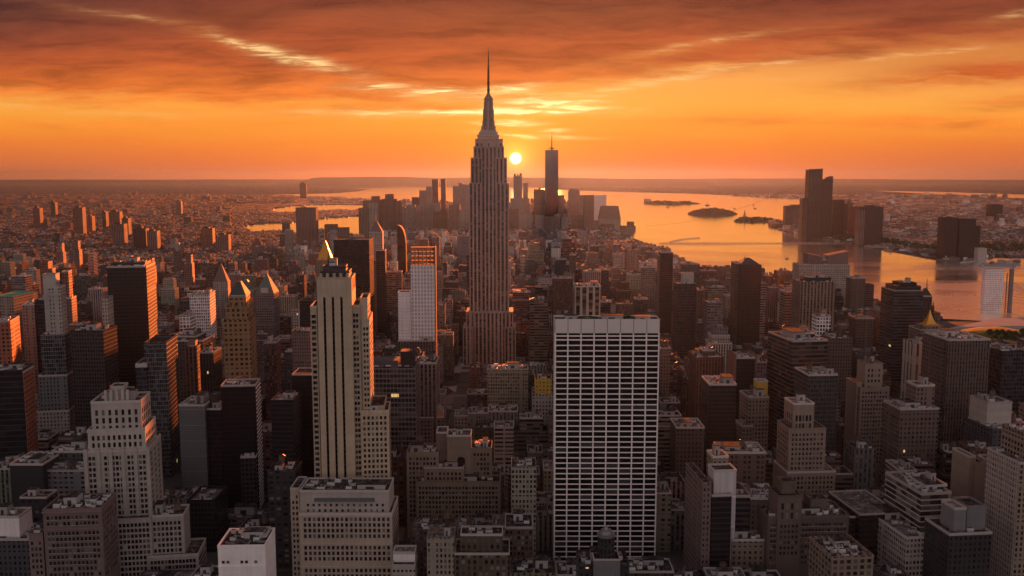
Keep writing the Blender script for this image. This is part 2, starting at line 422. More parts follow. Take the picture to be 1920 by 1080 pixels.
def clutter(root, x0, x1, y0, y1, z, amount=1.0, tank=None, rr=rnd):
    """sheds, tanks and cooling units standing on the flat roof x0..x1, y0..y1; parts of the building"""
    w, d = x1 - x0, y1 - y0
    if w < 6 or d < 6: return []
    made = []
    taken = []
    def spot(a, b):
        for _ in range(12):
            px, py = rr.uniform(x0 + a / 2 + .8, x1 - a / 2 - .8) if w > a + 2 else (x0 + x1) / 2, rr.uniform(y0 + b / 2 + .8, y1 - b / 2 - .8) if d > b + 2 else (y0 + y1) / 2
            if all(abs(px - q[0]) > (a + q[2]) / 2 + .3 or abs(py - q[1]) > (b + q[3]) / 2 + .3 for q in taken):
                taken.append((px, py, a, b)); return px, py
        return None
    a, b = w * rr.uniform(.22, .42), d * rr.uniform(.25, .5)
    p = spot(a, b)
    if p: link('roof_shed', SHED, root, (*p, z), (a, b, rr.uniform(3, 6.5))); made.append('shed')
    if tank is None: tank = rr.random() < .4
    if tank:
        p = spot(4.4, 4.4)
        if p:
            k = rr.uniform(.85, 1.25); link('water_tank', TANK, root, (*p, z), (k, k, k)); made.append('tank')
    n = int(min(13, w * d / 85) * amount * rr.uniform(.7, 1.3)) + 1
    for _ in range(n):
        a, b = rr.uniform(2, 4.8), rr.uniform(1.8, 3.8)
        p = spot(a, b)
        if p:
            if rr.random() < .68: link('cooling_unit', UNIT, root, (*p, z), (a, b, rr.uniform(1.6, 2.8)))
            else: link('duct', DUCT, root, (*p, z), (a * 1.6, b * 1.4, 2.2), rr.choice((0, pi / 2)))
    return made

# ------------------------------------------------------------------ ground, water, far land
def ground_mat():
    m, t, b = newmat('city ground')
    tc = t.node('ShaderNodeTexCoord')
    n = t.noise(tc.outputs['Object'], .0011, 6, .65); n2 = t.noise(tc.outputs['Object'], .012, 4, .7)
    vo = t.node('ShaderNodeTexVoronoi'); vo.inputs['Scale'].default_value = .022; t.l.new(tc.outputs['Object'], vo.inputs['Vector'])
    sp = t.node('ShaderNodeSeparateColor'); t.l.new(vo.outputs['Color'], sp.inputs[0])
    c = t.mix(t.sstep(n, .35, .65), (.045, .05, .035), (.085, .07, .06))
    c = t.mix(t.sstep(n2, .4, .7), c, (.05, .045, .045))
    c = t.mix(t.m('POWER', sp.outputs[0], 5.0), c, (.34, .29, .26))
    t.l.new(c, b.inputs['Base Color']); b.inputs['Roughness'].default_value = .95; b.inputs['Specular IOR Level'].default_value = 0.0
    return m
def asphalt_mat():
    m, t, b = newmat('street asphalt')
    tc = t.node('ShaderNodeTexCoord')
    n = t.noise(tc.outputs['Object'], .3, 5, .7)
    t.l.new(t.mix(n, (.03, .03, .032), (.06, .057, .055)), b.inputs['Base Color']); b.inputs['Roughness'].default_value = .85
    return m
FAR = 40000.0
g = MB()
for i in range(12):
    for j in range(12):
        pass
xs = [-40000, -20000, -7000, -2500, -800, 0, 800, 2500, 7000, 20000, 40000]
ys = [-1500, 0, 700, 1600, 3500, 8000, 18000, 29000, FAR]
for i in range(len(xs) - 1):
    for j in range(len(ys) - 1):
        g.face([(xs[i], ys[j], 0), (xs[i + 1], ys[j], 0), (xs[i + 1], ys[j + 1], 0), (xs[i], ys[j + 1], 0)])
g.build('ground', ground_mat(), kind='structure')

def water_mat():
    m, t, b = newmat('river water')
    tc = t.node('ShaderNodeTexCoord')
    mp = t.node('ShaderNodeMapping'); mp.inputs['Scale'].default_value = (.014, .030, 1); mp.inputs['Rotation'].default_value = (0, 0, R(20)); t.l.new(tc.outputs['Object'], mp.inputs[0])
    n = t.noise(mp.outputs[0], 1.0, 7, .68, .4)
    mp2 = t.node('ShaderNodeMapping'); mp2.inputs['Scale'].default_value = (.0009, .0022, 1); mp2.inputs['Rotation'].default_value = (0, 0, R(-24)); t.l.new(tc.outputs['Object'], mp2.inputs[0])
    n2 = t.noise(mp2.outputs[0], 1.0, 5, .6, .8)
    bp = t.node('ShaderNodeBump'); bp.inputs['Strength'].default_value = .07; bp.inputs['Distance'].default_value = 5.0
    t.l.new(t.m('ADD', n, t.m('MULTIPLY', n2, 2.0)), bp.inputs['Height']); t.l.new(bp.outputs[0], b.inputs['Normal'])
    b.inputs['Base Color'].default_value = (1.0, .93, .80, 1)
    b.inputs['Metallic'].default_value = .96
    sx = t.node('ShaderNodeSeparateXYZ'); t.l.new(tc.outputs['Object'], sx.inputs[0])
    calm = t.sstep(sx.outputs[1], 5200.0, 2000.0)     # the river by the city is rippled, the wide bay lies calmer
    t.l.new(t.m('ADD', t.m('MULTIPLY', calm, t.m('MULTIPLY_ADD', t.sstep(t.m('MULTIPLY_ADD', n, .35, n2), .55, .80), .17, .04)), t.m('MULTIPLY_ADD', n2, .08, .04)), b.inputs['Roughness'])
    b.inputs['IOR'].default_value = 1.33; b.inputs['Specular IOR Level'].default_value = .9
    return m
WATER = water_mat()
WPOLY = {
 'bay_water': [(2150, 618), (1990, 608), (1920, 604), (1850, 602), (1760, 597), (1690, 592), (1620, 578), (1560, 560), (1500, 548), (1400, 534), (1330, 527), (1296, 510), (1262, 487), (1230, 472), (1195, 452), (1165, 436), (1140, 425),
   (1100, 408), (1050, 401), (980, 396), (900, 391), (820, 388), (775, 384), (745, 379), (715, 375), (690, 374.5), (640, 371.5), (560, 369), (500, 367.6), (440, 367.2), (440, 366), (500, 365.4), (560, 364.2), (625, 362.5), (672, 359), (690, 356), (664, 353.2),
   (720, 351.6), (770, 350), (880, 350.3), (960, 351), (1000, 352), (1050, 356), (1090, 357.5), (1150, 359.5), (1200, 361), (1290, 363), (1360, 366), (1430, 370), (1480, 372.2), (1540, 374), (1530, 392), (1500, 405), (1470, 413), (1441, 419), (1441, 424), (1462, 432), (1484, 439), (1510, 446), (1545, 451),
   (1590, 455), (1606, 461), (1640, 467), (1690, 476), (1735, 485), (1770, 490.5), (1800, 489), (1830, 485.5), (1868, 484), (1920, 484), (2150, 486)],
 'river_water': [(452, 428), (468, 422), (500, 419), (545, 418), (590, 412), (640, 407.5), (690, 406), (705, 430), (690, 449), (650, 437), (648, 438), (620, 432), (590, 433), (560, 436), (520, 434), (480, 436)],
 'inlet_water': [(503, 396), (520, 391), (548, 386.8), (600, 384.6), (650, 384), (700, 384.4), (690, 394), (640, 393.4), (600, 395), (560, 396.5), (530, 399)],
 'channel_water': [(1632, 357.4), (1690, 358.4), (1790, 360.6), (1920, 365), (2100, 371), (2100, 381), (1920, 374), (1830, 369), (1760, 364.4), (1690, 360.8)],
 'creek_water': [(280, 394), (320, 391), (358, 391.5), (352, 393.5), (300, 394.5)],
 'pond_water': [(428, 367), (480, 364.6), (470, 367.2), (440, 368)],
}
def strip_poly(name, px, z, mat, kind='structure', n=None):
    pts = [ground(x, y, z) for x, y in px]
    me = bpy.data.meshes.new(name)
    from mathutils.geometry import tessellate_polygon
    from mathutils import Vector
    tris = tessellate_polygon([[Vector((x / 1000, y / 1000, 0)) for x, y in pts]])
    me.from_pydata([(x, y, z) for x, y in pts], [], [tuple(t_) for t_ in tris])
    me.materials.append(mat); me.update()
    for p in me.polygons:
        if p.normal.z < 0: p.flip()
    o = bpy.data.objects.new(name, me); COL.objects.link(o); o['kind'] = kind
    return o
for k, (nm, px) in enumerate(WPOLY.items()): strip_poly(nm, px, 1.0 if k else .9, WATER)
def inpoly(x, y, P):
    r = False; j = len(P) - 1
    for i in range(len(P)):
        if (P[i][1] > y) != (P[j][1] > y) and x < (P[j][0] - P[i][0]) * (y - P[i][1]) / (P[j][1] - P[i][1]) + P[i][0]: r = not r
        j = i
    return r
def in_water(X, Y):
    x, y = proj(X, Y, 0)
    return any(inpoly(x, y, P) for P in WPOLY.values())

LANDM = plain('wooded far land', (.06, .055, .04), .95, 0, .4, .004, 0.0)
# low wooded ridges along the horizon
def ridge(name, D, prof, depth):
    b = MB(); rr = random.Random(3)
    pts = []
    for k in range(len(prof) - 1):
        (xa, ya), (xb, yb) = prof[k], prof[k + 1]
        for q in range(6):
            f = q / 6; pts.append((xa + (xb - xa) * f, ya + (yb - ya) * f + rr.uniform(-.18, .18)))
    pts.append(prof[-1])
    for k in range(len(pts) - 1):
        A = []
        for (x, y) in (pts[k], pts[k + 1]):
            u, v = UV(x, y); A.append((u * D, D, max(2.0, CAMZ + v * D)))
        (x0, y0, z0), (x1, y1, z1) = A
        f0, f1 = (D - depth) / D, (D + depth) / D
        b.face([(x0 * f0, y0 * f0, -1), (x1 * f0, y1 * f0, -1), (x1, y1, z1), (x0, y0, z0)])
        b.face([(x0, y0, z0), (x1, y1, z1), (x1 * f1, y1 * f1, -1), (x0 * f1, y0 * f1, -1)])
    return b.build(name, LANDM, kind='structure')
ridge('hills', 37500, [(-700, 338.2), (-200, 337.4), (100, 336.6), (300, 336.8), (480, 336.2), (620, 336.6), (800, 336.8), (1000, 336), (1200, 335.2), (1350, 334.8), (1500, 334.6), (1700, 336.4), (1920, 337.4), (2300, 338), (2700, 338.5)], 2300)
ridge('hills', 30000, [(560, 343), (585, 334), (600, 332.6), (640, 332.2), (690, 331.6), (760, 331.4), (785, 332.8), (830, 334), (880, 332.6), (930, 332), (990, 333), (1060, 333), (1150, 335), (1260, 337.5), (1330, 341)], 4500)

# islands in the bay
def island(name, x0, x1, y0, y1, hmax, seed):
    rr = random.Random(seed)
    b = MB(); n = 26
    yc = (y0 + y1) / 2
    out = []
    for k in range(n):
        a = 2 * pi * k / n
        e = 1 + rr.uniform(-.10, .10)
        px = (x0 + x1) / 2 + (x1 - x0) / 2 * cos(a) * e; py = yc + (y1 - y0) / 2 * sin(a) * e
        out.append(ground(px, py, 1.0))
    c = (sum(p[0] for p in out) / n, sum(p[1] for p in out) / n)
    rings = [(1.0, 0.0), (.97, 4.0), (.8, hmax * .55), (.5, hmax * .85), (.2, hmax)]
    for q in range(len(rings) - 1):
        (s0, h0), (s1, h1) = rings[q], rings[q + 1]
        for k in range(n):
            j = (k + 1) % n
            P = lambda p, s, h: (c[0] + (p[0] - c[0]) * s, c[1] + (p[1] - c[1]) * s, h)
            b.face([P(out[k], s0, h0), P(out[j], s0, h0), P(out[j], s1, h1), P(out[k], s1, h1)])
    b.face([(c[0] + (p[0] - c[0]) * .2, c[1] + (p[1] - c[1]) * .2, hmax) for p in out])
    b.build(name, LANDM, kind='structure')
    return c, out
ISL = [island('island', 1206, 1312, 378.5, 384.5, 9, 1), island('island', 1289, 1380, 398.5, 404.5, 38, 2), island('island', 1377, 1452, 409.5, 417.5, 11, 3)]
# the tree cover of the islands and of the far shore, far off and reading as one mass
def leafmass(name, items, size, seed):
    """items: (x, y, z, rx, rz, count) clumps of leaf-sized faces"""
    rr = np.random.RandomState(seed); V = []; n_ = 0
    for (x, y, z, rx, rz, cnt) in items:
        p = rr.normal(size=(cnt, 3)); p /= np.linalg.norm(p, axis=1)[:, None]
        p *= (rr.uniform(.25, 1, (cnt, 1)) ** .5)
        p[:, 2] = np.abs(p[:, 2])
        c = p * [rx, rx, rz] + [x, y, z]
        a = rr.normal(size=(cnt, 3)); a /= np.linalg.norm(a, axis=1)[:, None]
        d = rr.normal(size=(cnt, 3)); d = np.cross(a, d); d /= np.linalg.norm(d, axis=1)[:, None]
        s = size * rr.uniform(.6, 1.4, (cnt, 1))
        V.append(np.stack([c - a * s, c + d * s, c + a * s, c - d * s], 1).reshape(-1, 3))
    v = np.concatenate(V); nf = len(v) // 4
    me = bpy.data.meshes.new(name); me.from_pydata(v.tolist(), [], np.arange(nf * 4).reshape(-1, 4).tolist())
    me.materials.append(LEAF)
    return me
def put(name, me, kind=None, parent=None, loc=(0, 0, 0)):
    o = bpy.data.objects.new(name, me); COL.objects.link(o); o.location = loc
    if parent: o.parent = parent
    if kind: o['kind'] = kind
    return o
rr = random.Random(11); items = []
for (c, out), k, hh in zip(ISL, (60, 60, 45), (14, 16, 12)):
    for _ in range(k):
        p = rr.choice(out); s = rr.uniform(.1, .9)
        h = 8 if hh == 14 else (34 * (1 - s) + 2 if hh == 16 else 9 * (1 - s))
        items.append((c[0] + (p[0] - c[0]) * s, c[1] + (p[1] - c[1]) * s, h * .9, rr.uniform(16, 34), hh, 26))
tag(put('island_trees', leafmass('island_trees', items, 6, 4), 'stuff'), 'dark trees covering the three low islands out in the bay', 'trees')
items = []
shore = [(1566, 452), (1600, 450), (1640, 456), (1680, 462), (1725, 471), (1800, 478), (1850, 476), (1900, 474), (1960, 476)]
for k in range(len(shore) - 1):
    for _ in range(30):
        f = rr.random(); x = shore[k][0] * (1 - f) + shore[k + 1][0] * f; y = shore[k][1] * (1 - f) + shore[k + 1][1] * f - rr.uniform(0, 7 if x < 1790 else 14)
        X, Y = ground(x, y); items.append((X, Y, 0, rr.uniform(9, 18), rr.uniform(14, 24), 40))
tag(put('shore_trees', leafmass('shore_trees', items, 3.2, 5), 'stuff'), 'dark belt of trees along the far bank of the river', 'trees')

# ------------------------------------------------------------------ the landmark builder
HEROES = []
class Hero:
    def __init__(s, name, label, ref, D, x, y, rot=0.0, yb=None, cat='building', group=None):
        u, v = UV(x, y)
        s.D = D; s.X = u * D; s.rot = R(rot); s.yb = yb; s.ref = ref
        s.root = empty(name, (s.X, D, 0), s.rot)
        tag(s.root, label, cat, group)
        s.foot = []; s.px = []; s.tiers = []; s.win = 0; s.rest = None; s.label = label
        s.rr = random.Random(int(abs(s.X) * 7 + D))
        HEROES.append(s)
    def t(s, x, y, dD=0.0):
        u, v = UV(x, y); c, n = cos(s.rot), sin(s.rot)
        return (u * (s.D + dD * c) - s.X + dD * n) / (c - u * n)
    def z(s, y, x=None, dD=0.0):
        tt = s.t(x, y, dD) if x is not None else 0
        Y = s.D + tt * sin(s.rot) + dD * cos(s.rot)
        return CAMZ + UV(960, y)[1] * Y
    def tier(s, x0, x1, yt, depth, mat, dD=0.0, z0=0.0, roof=None, par=1.2, cl=0.0, tank=None, avoid=None, zt=None):
        a, b = s.t(x0, yt, dD), s.t(x1, yt, dD)
        zt = s.z(yt, (x0 + x1) / 2, dD) if zt is None else zt
        return s.block(a, b, dD, dD + depth, z0, zt, mat, roof, par, cl, tank)
    def block(s, a, b, y0, y1, z0, zt, mat, roof=None, par=1.2, cl=0.0, tank=None):
        m = MB(); m.box(a, b, y0, y1, z0, zt, 0, -1); m.build('wall', mat, s.root)
        if par is not None:
            r = MB(); r.face([(a, y0, zt), (b, y0, zt), (b, y1, zt), (a, y1, zt)], None, 0)
            if par > 0:
                w = .5; o = .12
                r.box(a - o, b + o, y0 - o, y0 + w, zt - .4, zt + par, 1, 1); r.box(a - o, b + o, y1 - w, y1 + o, zt - .4, zt + par, 1, 1)
                r.box(a - o, a + w, y0 + w, y1 - w, zt - .4, zt + par, 1, 1); r.box(b - w, b + o, y0 + w, y1 - w, zt - .4, zt + par, 1, 1)
            ro = r.build('roof', [roof or s.rr.choice(ROOFS), CAP if s.rr.random() < .6 else mat], s.root)
        if cl and par is not None: clutter(ro, a + .8, b - .8, y0 + .8, y1 - .8, zt, cl * 1.7, tank, s.rr)
        s.foot.append((a, b, y0, y1))
        c, n = cos(s.rot), sin(s.rot)
        pts = [proj(s.X + xx * c - yy * n, s.D + xx * n + yy * c, zt) for xx in (a, b) for yy in (y0, y1)]
        pb = proj(s.X, s.D + y0, z0)[1] if s.yb is None else s.yb
        s.px.append((min(p[0] for p in pts), max(p[0] for p in pts), min(p[1] for p in pts), pb))
        T = dict(a=a, b=b, y0=y0, y1=y1, z=zt); s.tiers.append(T)
        return T
    def part(s, name, mb, mats): return mb.build(name, mats, s.root)
    def windows(s, T, face, cols, top, floor, n, w, h, m0=1.5, m1=1.5, skip=()):
        """real panes set in the wall; the nearest hundred as parts, the rest of them in one part"""
        if (w, h) not in WIN:
            b = MB(); b.box(-w / 2, w / 2, -.10, .04, 0, h, 0, 0, True); b.box(-w / 2 - .15, w / 2 + .15, -.28, .03, -.22, 0, 1, 1, True)
            WIN[(w, h)] = b.mesh('window', [GLASSV, CONC])
        if s.rest is None: s.rest = MB()
        L = (T['b'] - T['a']) if face == 'F' else (T['y1'] - T['y0'])
        for k in range(n):
            z = T['z'] - top - k * floor - h
            for i in range(cols):
                if i in skip or s.rr.random() < .015: continue
                u = m0 + (L - m0 - m1) * (i + .5) / cols
                if face == 'F': loc, rz = (T['a'] + u, T['y0'], z), 0
                elif face == 'R': loc, rz = (T['b'], T['y0'] + u, z), pi / 2
                else: loc, rz = (T['a'], T['y1'] - u, z), -pi / 2
                if s.win < 100:
                    link('window', WIN[(w, h)], s.root, loc, (1, 1, 1), rz); s.win += 1
                else: s.rest.box(-w / 2, w / 2, -.10, .04, z, z + h, 0, 0, True, (loc[0], loc[1], rz)); s.rest.mi[-6:] = [s.rr.choice((0, 0, 0, 0, 2, 2, 1))] * 6
    def done(s):
        if s.rest is not None and s.rest.f:
            s.rest.build('window', [GLASS, BLIND, GLINT], s.root, kind='stuff')
        return s
    def pyramid(s, T, yt, mat, over=.3, k=0.0, name='pyramid_roof', inset=0.0, z0=None):
        b = MB(); z0 = T['z'] + .05 if z0 is None else z0
        b.pyramid(T['a'] + inset - over, T['b'] - inset + over, T['y0'] + inset - over, T['y1'] - inset + over, z0, s.z(yt, None, (T['y0'] + T['y1']) / 2), 0, k)
        return s.part(name, b, mat)
    def spire(s, x, y0, y1, r, dD, mat=None, name='spire', n=6):
        b = MB(); t_ = s.t(x, y0, dD); za, zb = s.z(y0, None, dD), s.z(y1, None, dD)
        b.cyl(t_, dD, r, za, zb, n, 0, 0, .15)
        return s.part(name, b, mat or DARKM)
WIN = {}
F = facade

# ------------------------------------------------------------------ the tall stone skyscraper in the middle
def spired_skyscraper():
    h = Hero('stone_skyscraper', 'very tall stepped stone skyscraper with ribbed shaft and long needle, centre of the city', 'the needle-topped skyscraper', 1280, 916, 345, 0, 690, 'skyscraper')
    P = F('pinkstone', 'piers', 5.4, 3.8, .56, .62, (.02, .016, .016), .0005, False, (.09, .06, .052))
    PC = F('pinkstone', 'piers', 5.4, 3.8, .62, .62, (.02, .016, .016), .001, False, (.085, .052, .045))
    lime = F('pinkstone', 'blank', 3.4, 3.8)
    def ribbed(x0, x1, yt, depth, dD, mat, cap=True, z0=0):
        a, b = h.t(x0, yt, dD), h.t(x1, yt, dD); z = h.z(yt, None, dD)
        n = max(1, round((b - a) / 5.4))
        m = MB(); m.box(a, b, dD, dD + depth, z0, z, 0, 1, uo=0)
        pit = (b - a) / n
        for k in range(n + 1):
            c = a + pit * k; w = 1.0 if 0 < k < n else 1.3
            m.box(max(a - .15, c - w), min(b + .15, c + w), dD - .55, dD, z0, z + .9, 1, 1)
        if cap: m.box(a - .2, b + .2, dD - .7, dD + depth + .2, z + .9, z + 2.0, 1, 1, True)
        m.build('wall', [mat, lime], h.root)
        h.foot.append((a, b, dD, dD + depth)); pt = proj(h.X, h.D + dD, z)[1]
        h.px.append((x0, x1, pt, 690))
        return dict(a=a, b=b, y0=dD, y1=dD + depth, z=z)
    h.tier(858, 984, 687, 62, F('stone', 'punch', 3.4, 4, .5, .55), -24, 0, ROOFL, 1.0, 1.0)
    ribbed(868, 887, 616, 44, -12, P); ribbed(946, 967, 616, 44, -12.1, P)
    ribbed(874, 892, 587, 42, -8, P); ribbed(941, 962, 587, 42, -8.1, P)
    ribbed(890, 943, 588, 30, -14, P)
    ribbed(879.5, 902, 345, 44, -3, P); ribbed(931, 954.5, 345, 44, -3.1, P)
    ribbed(902.4, 930.6, 317, 40, 1, PC)
    ribbed(882.5, 904, 298, 38, .4, P); ribbed(929, 950.5, 298, 38, .3, P)
    ribbed(888, 945, 277, 34, 3.2, PC)
    c = ribbed(891, 943, 263, 30, 5, lime)
    # crown steps
    b = MB(); cx = h.t(916, 250, 20)
    for (xa, xb, yt, d) in ((897, 937, 254, 26), (899.5, 934, 249, 24), (902, 931, 245, 21)):
        w = (xb - xa) * .7356 * 1.016 / 2
        b.box(cx - w, cx + w, 20 - w * .85, 20 + w * .85, h.z(266, None, 20), h.z(yt, None, 20), 0, 0); b.box(cx - w - .7, cx + w + .7, 20 - w * .85 - .7, 20 + w * .85 + .7, h.z(yt, None, 20) - 1.0, h.z(yt, None, 20) + .6, 1, 1, True)
    h.part('crown', b, [lime, CAP])
    b = MB()
    for k, (x_, z_) in enumerate(((c['a'] + 3, 0), (c['b'] - 3, 0), (cx, 0), ((c['a'] + cx) / 2, 0), ((c['b'] + cx) / 2, 0))):
        b.box(x_ - 1, x_ + 1, 4.6, 4.99, c['z'] - 8, c['z'] - 4, 0)
    h.part('window', b, GLASS)
    # mooring mast: tapered shaft with four fins and a stepped cap
    met = F('pinkstone', 'piers', 2.2, 3.5, .5, .9, (.03, .025, .025), 0, False, (.10, .07, .06)); b = MB()
    s_ = 1300 / FPX
    b.cyl(cx, 20, 9.2 * s_ * 1.0, h.z(246, None, 20), h.z(186, None, 20), 16, 0, 0, .74)
    h.part('mast', b, met)
    b = MB()
    for a in range(4):
        ang = a * pi / 2 + .0
        for (r0, r1, ya, yb_) in ((7, 13.5, 246, 236), (6, 11.5, 236, 226), (6, 10.2, 226, 205), (5, 8.6, 205, 190)):
            za, zb = h.z(ya, None, 20), h.z(yb_, None, 20)
            b.box(r0 * s_ * .6, r1 * s_, -1.3, 1.3, za, zb, 0, 0, False, (cx, 20, ang))
    h.part('mast_fin', b, lime)
    b = MB()
    b.cyl(cx, 20, 8.8 * s_, h.z(188, None, 20), h.z(185, None, 20), 16, 0, 0); b.cyl(cx, 20, 7.4 * s_, h.z(185, None, 20), h.z(181, None, 20), 16, 0, 0, .85)
    b.cyl(cx, 20, 5 * s_, h.z(181, None, 20), h.z(175, None, 20), 12, 0, 0, .5)
    h.part('mast_cap', b, met)
    b = MB()
    for (ya, yb_, r, k) in ((176, 156, 2.3, .8), (156, 126, 1.9, .75), (126, 106, 1.3, .7), (106, 91, .85, .3)):
        b.cyl(cx, 20, r * s_, h.z(ya, None, 20), h.z(yb_, None, 20), 8, 0, 0, k)
    for k in range(9):
        z_ = h.z(156 - k * 3.4, None, 20); b.box(cx - 2.5 * s_, cx + 2.5 * s_, 19.5, 20.5, z_, z_ + .7, 0); b.box(cx - .5, cx + .5, 20 - 2.5 * s_, 20 + 2.5 * s_, z_, z_ + .7, 0)
    for z_ in (h.z(158, None, 20), h.z(170, None, 20)): b.cyl(cx, 20, 3.2 * s_, z_, z_ + 1.2, 10, 0, 0)
    h.part('antenna', b, DARKM)
    return h
spired_skyscraper()

# ------------------------------------------------------------------ the white slab with the black window grid
def white_slab():
    h = Hero('white_slab', 'broad white slab with a regular grid of black window bands and planted roof', 'the white grid slab', 600, 1139, 600, 0, 1072, 'office building')
    a, b = h.t(1040.5, 598), h.t(1237.5, 598); z = h.z(598); d = 17
    core = MB(); core.box(a + .8, b - .8, .9, d - .9, 0, z - 10, 0, 0); core.build('window_core', plain('black curtain glass', (.006, .006, .007), .25, 0, .1), h.root)
    wm = plain('white travertine', (.72, .645, .61), .6, 0, .08, .2)
    pw = (b - a) / 8
    m = MB()
    for k in range(9):
        c = a + pw * k; w = .43 if 0 < k < 8 else .85
        m.box(max(a, c - w), min(b, c + w), 0, 1.3, 0, z - 9.4, 0)
        m.box(max(a, c - w), min(b, c + w), d - 1.3, d, 0, z - 9.4, 0)
    for k in range(5):
        y = 1.3 + (d - 2.6) * k / 4
        for x in (a, b - 1.0):
            m.box(x, x + 1.0, max(1.3, y - .6), min(d - 1.3, y + .6), 0, z - 9.4, 0)
    h.part('pier', m, wm)
    FL = 3.62; n = 46
    sp = MB()
    for k in range(n):
        zz = z - 9.4 - 1.6 - (0 if k == 0 else 1.7) - max(0, k - 1) * FL - (0 if k == 0 else 0.9)
        if zz < 3: break
        for i in range(8):
            sp.box(a + pw * i + .43, a + pw * (i + 1) - .43, .25, 1.2, zz - .76, zz, 0, 0, True)
            sp.box(a + pw * i + .43, a + pw * (i + 1) - .43, d - 1.2, d - .25, zz - .76, zz, 0, 0, True)
        for x in (a + .2, b - .9): sp.box(x, x + .7, 1.3, d - 1.3, zz - .76, zz, 0, 0, True)
    h.part('spandrel', sp, wm)
    # black panes behind the grid
    gw = pw - .88
    pane = MB(); pane.box(-gw / 2, gw / 2, .42, .75, 0, 2.83, 0, 0, True)
    pm = bpy.data.meshes.new('x'); pm = pane.mesh('window', plain('black pane', (.007, .007, .009), .16, 0, .4, .05))
    cnt = 0; rw = MB()
    for k in range(1, 45):
        zz = z - 9.4 - 1.6 - 1.7 - .9 - (k - 1) * FL - .76 - 2.84
        for i in range(8):
            if cnt < 100: link('window', pm, h.root, (a + pw * (i + .5), 0, zz)); cnt += 1
            else: rw.box(a + pw * i + .44, a + pw * (i + 1) - .44, .42, .75, zz, zz + 2.83, 0, 0, True); rw.mi[-6:] = [h.rr.choice((0, 0, 0, 0, 0, 1))] * 6
    rw.build('window', [plain('black pane', (.007, .007, .009)), GLINT], h.root, kind='stuff')
    top = MB(); top.box(a - .1, b + .1, -.1, d + .1, z - 9.4, z, 0, -1)
    for k in range(9):
        c = a + pw * k; top.box(max(a - .1, c - .22), min(b + .1, c + .22), -.22, -.1, z - 9.3, z - .1, 1)
    top.build('parapet_panel', [wm, plain('panel joint', (.28, .22, .21), .8)], h.root)
    r = MB(); r.face([(a, 0, z - 1.4), (b, 0, z - 1.4), (b, d, z - 1.4), (a, d, z - 1.4)])
    rfo = r.build('roof', ROOF, h.root)
    for (x0, x1, hh, y0, y1) in ((.10, .22, 2.6, 6, 12), (.46, .66, 2.6, 6, 13), (.78, .92, 2.2, 5, 12), (.28, .36, 1.8, 7, 11)):
        link('roof_shed', SHED, rfo, (a + (b - a) * (x0 + x1) / 2, (y0 + y1) / 2, z - 1.4), ((b - a) * (x1 - x0), y1 - y0, hh))
    h.foot.append((a, b, 0, d)); h.px.append((1040, 1238, 585, 1072))
    for k, (x, w_, where) in enumerate(((.25, 3.2, 'left'), (.36, 2.4, 'middle'), (.70, 3.6, 'right'), (.73, 3.0, 'far right'), (.40, 2.0, 'centre'))):
        me = leafmass('rooftop_shrub', [(0, 0, .2, w_, w_ * .9, 240), (w_ * .5, .4, .2, w_ * .6, w_ * .6, 110)], .38, 50 + k)
        o = put('rooftop_shrub', me, None, None, (h.X + a + (b - a) * x, h.D + 3.4 + k % 3 * 3.5, z - 1.4))
        tag(o, ['leafy shrub on the white slab roof beside its second shed from the left', 'low shrub on the white slab roof, just left of the long middle shed',
                'largest leafy bush on the white slab roof, right of the long shed', 'bush beside the largest bush, next to the right-hand shed on the white slab', 'smallest round shrub before the long middle shed on the white slab'][k], 'shrub', 'shrubs on the white slab roof')
    return h
white_slab()

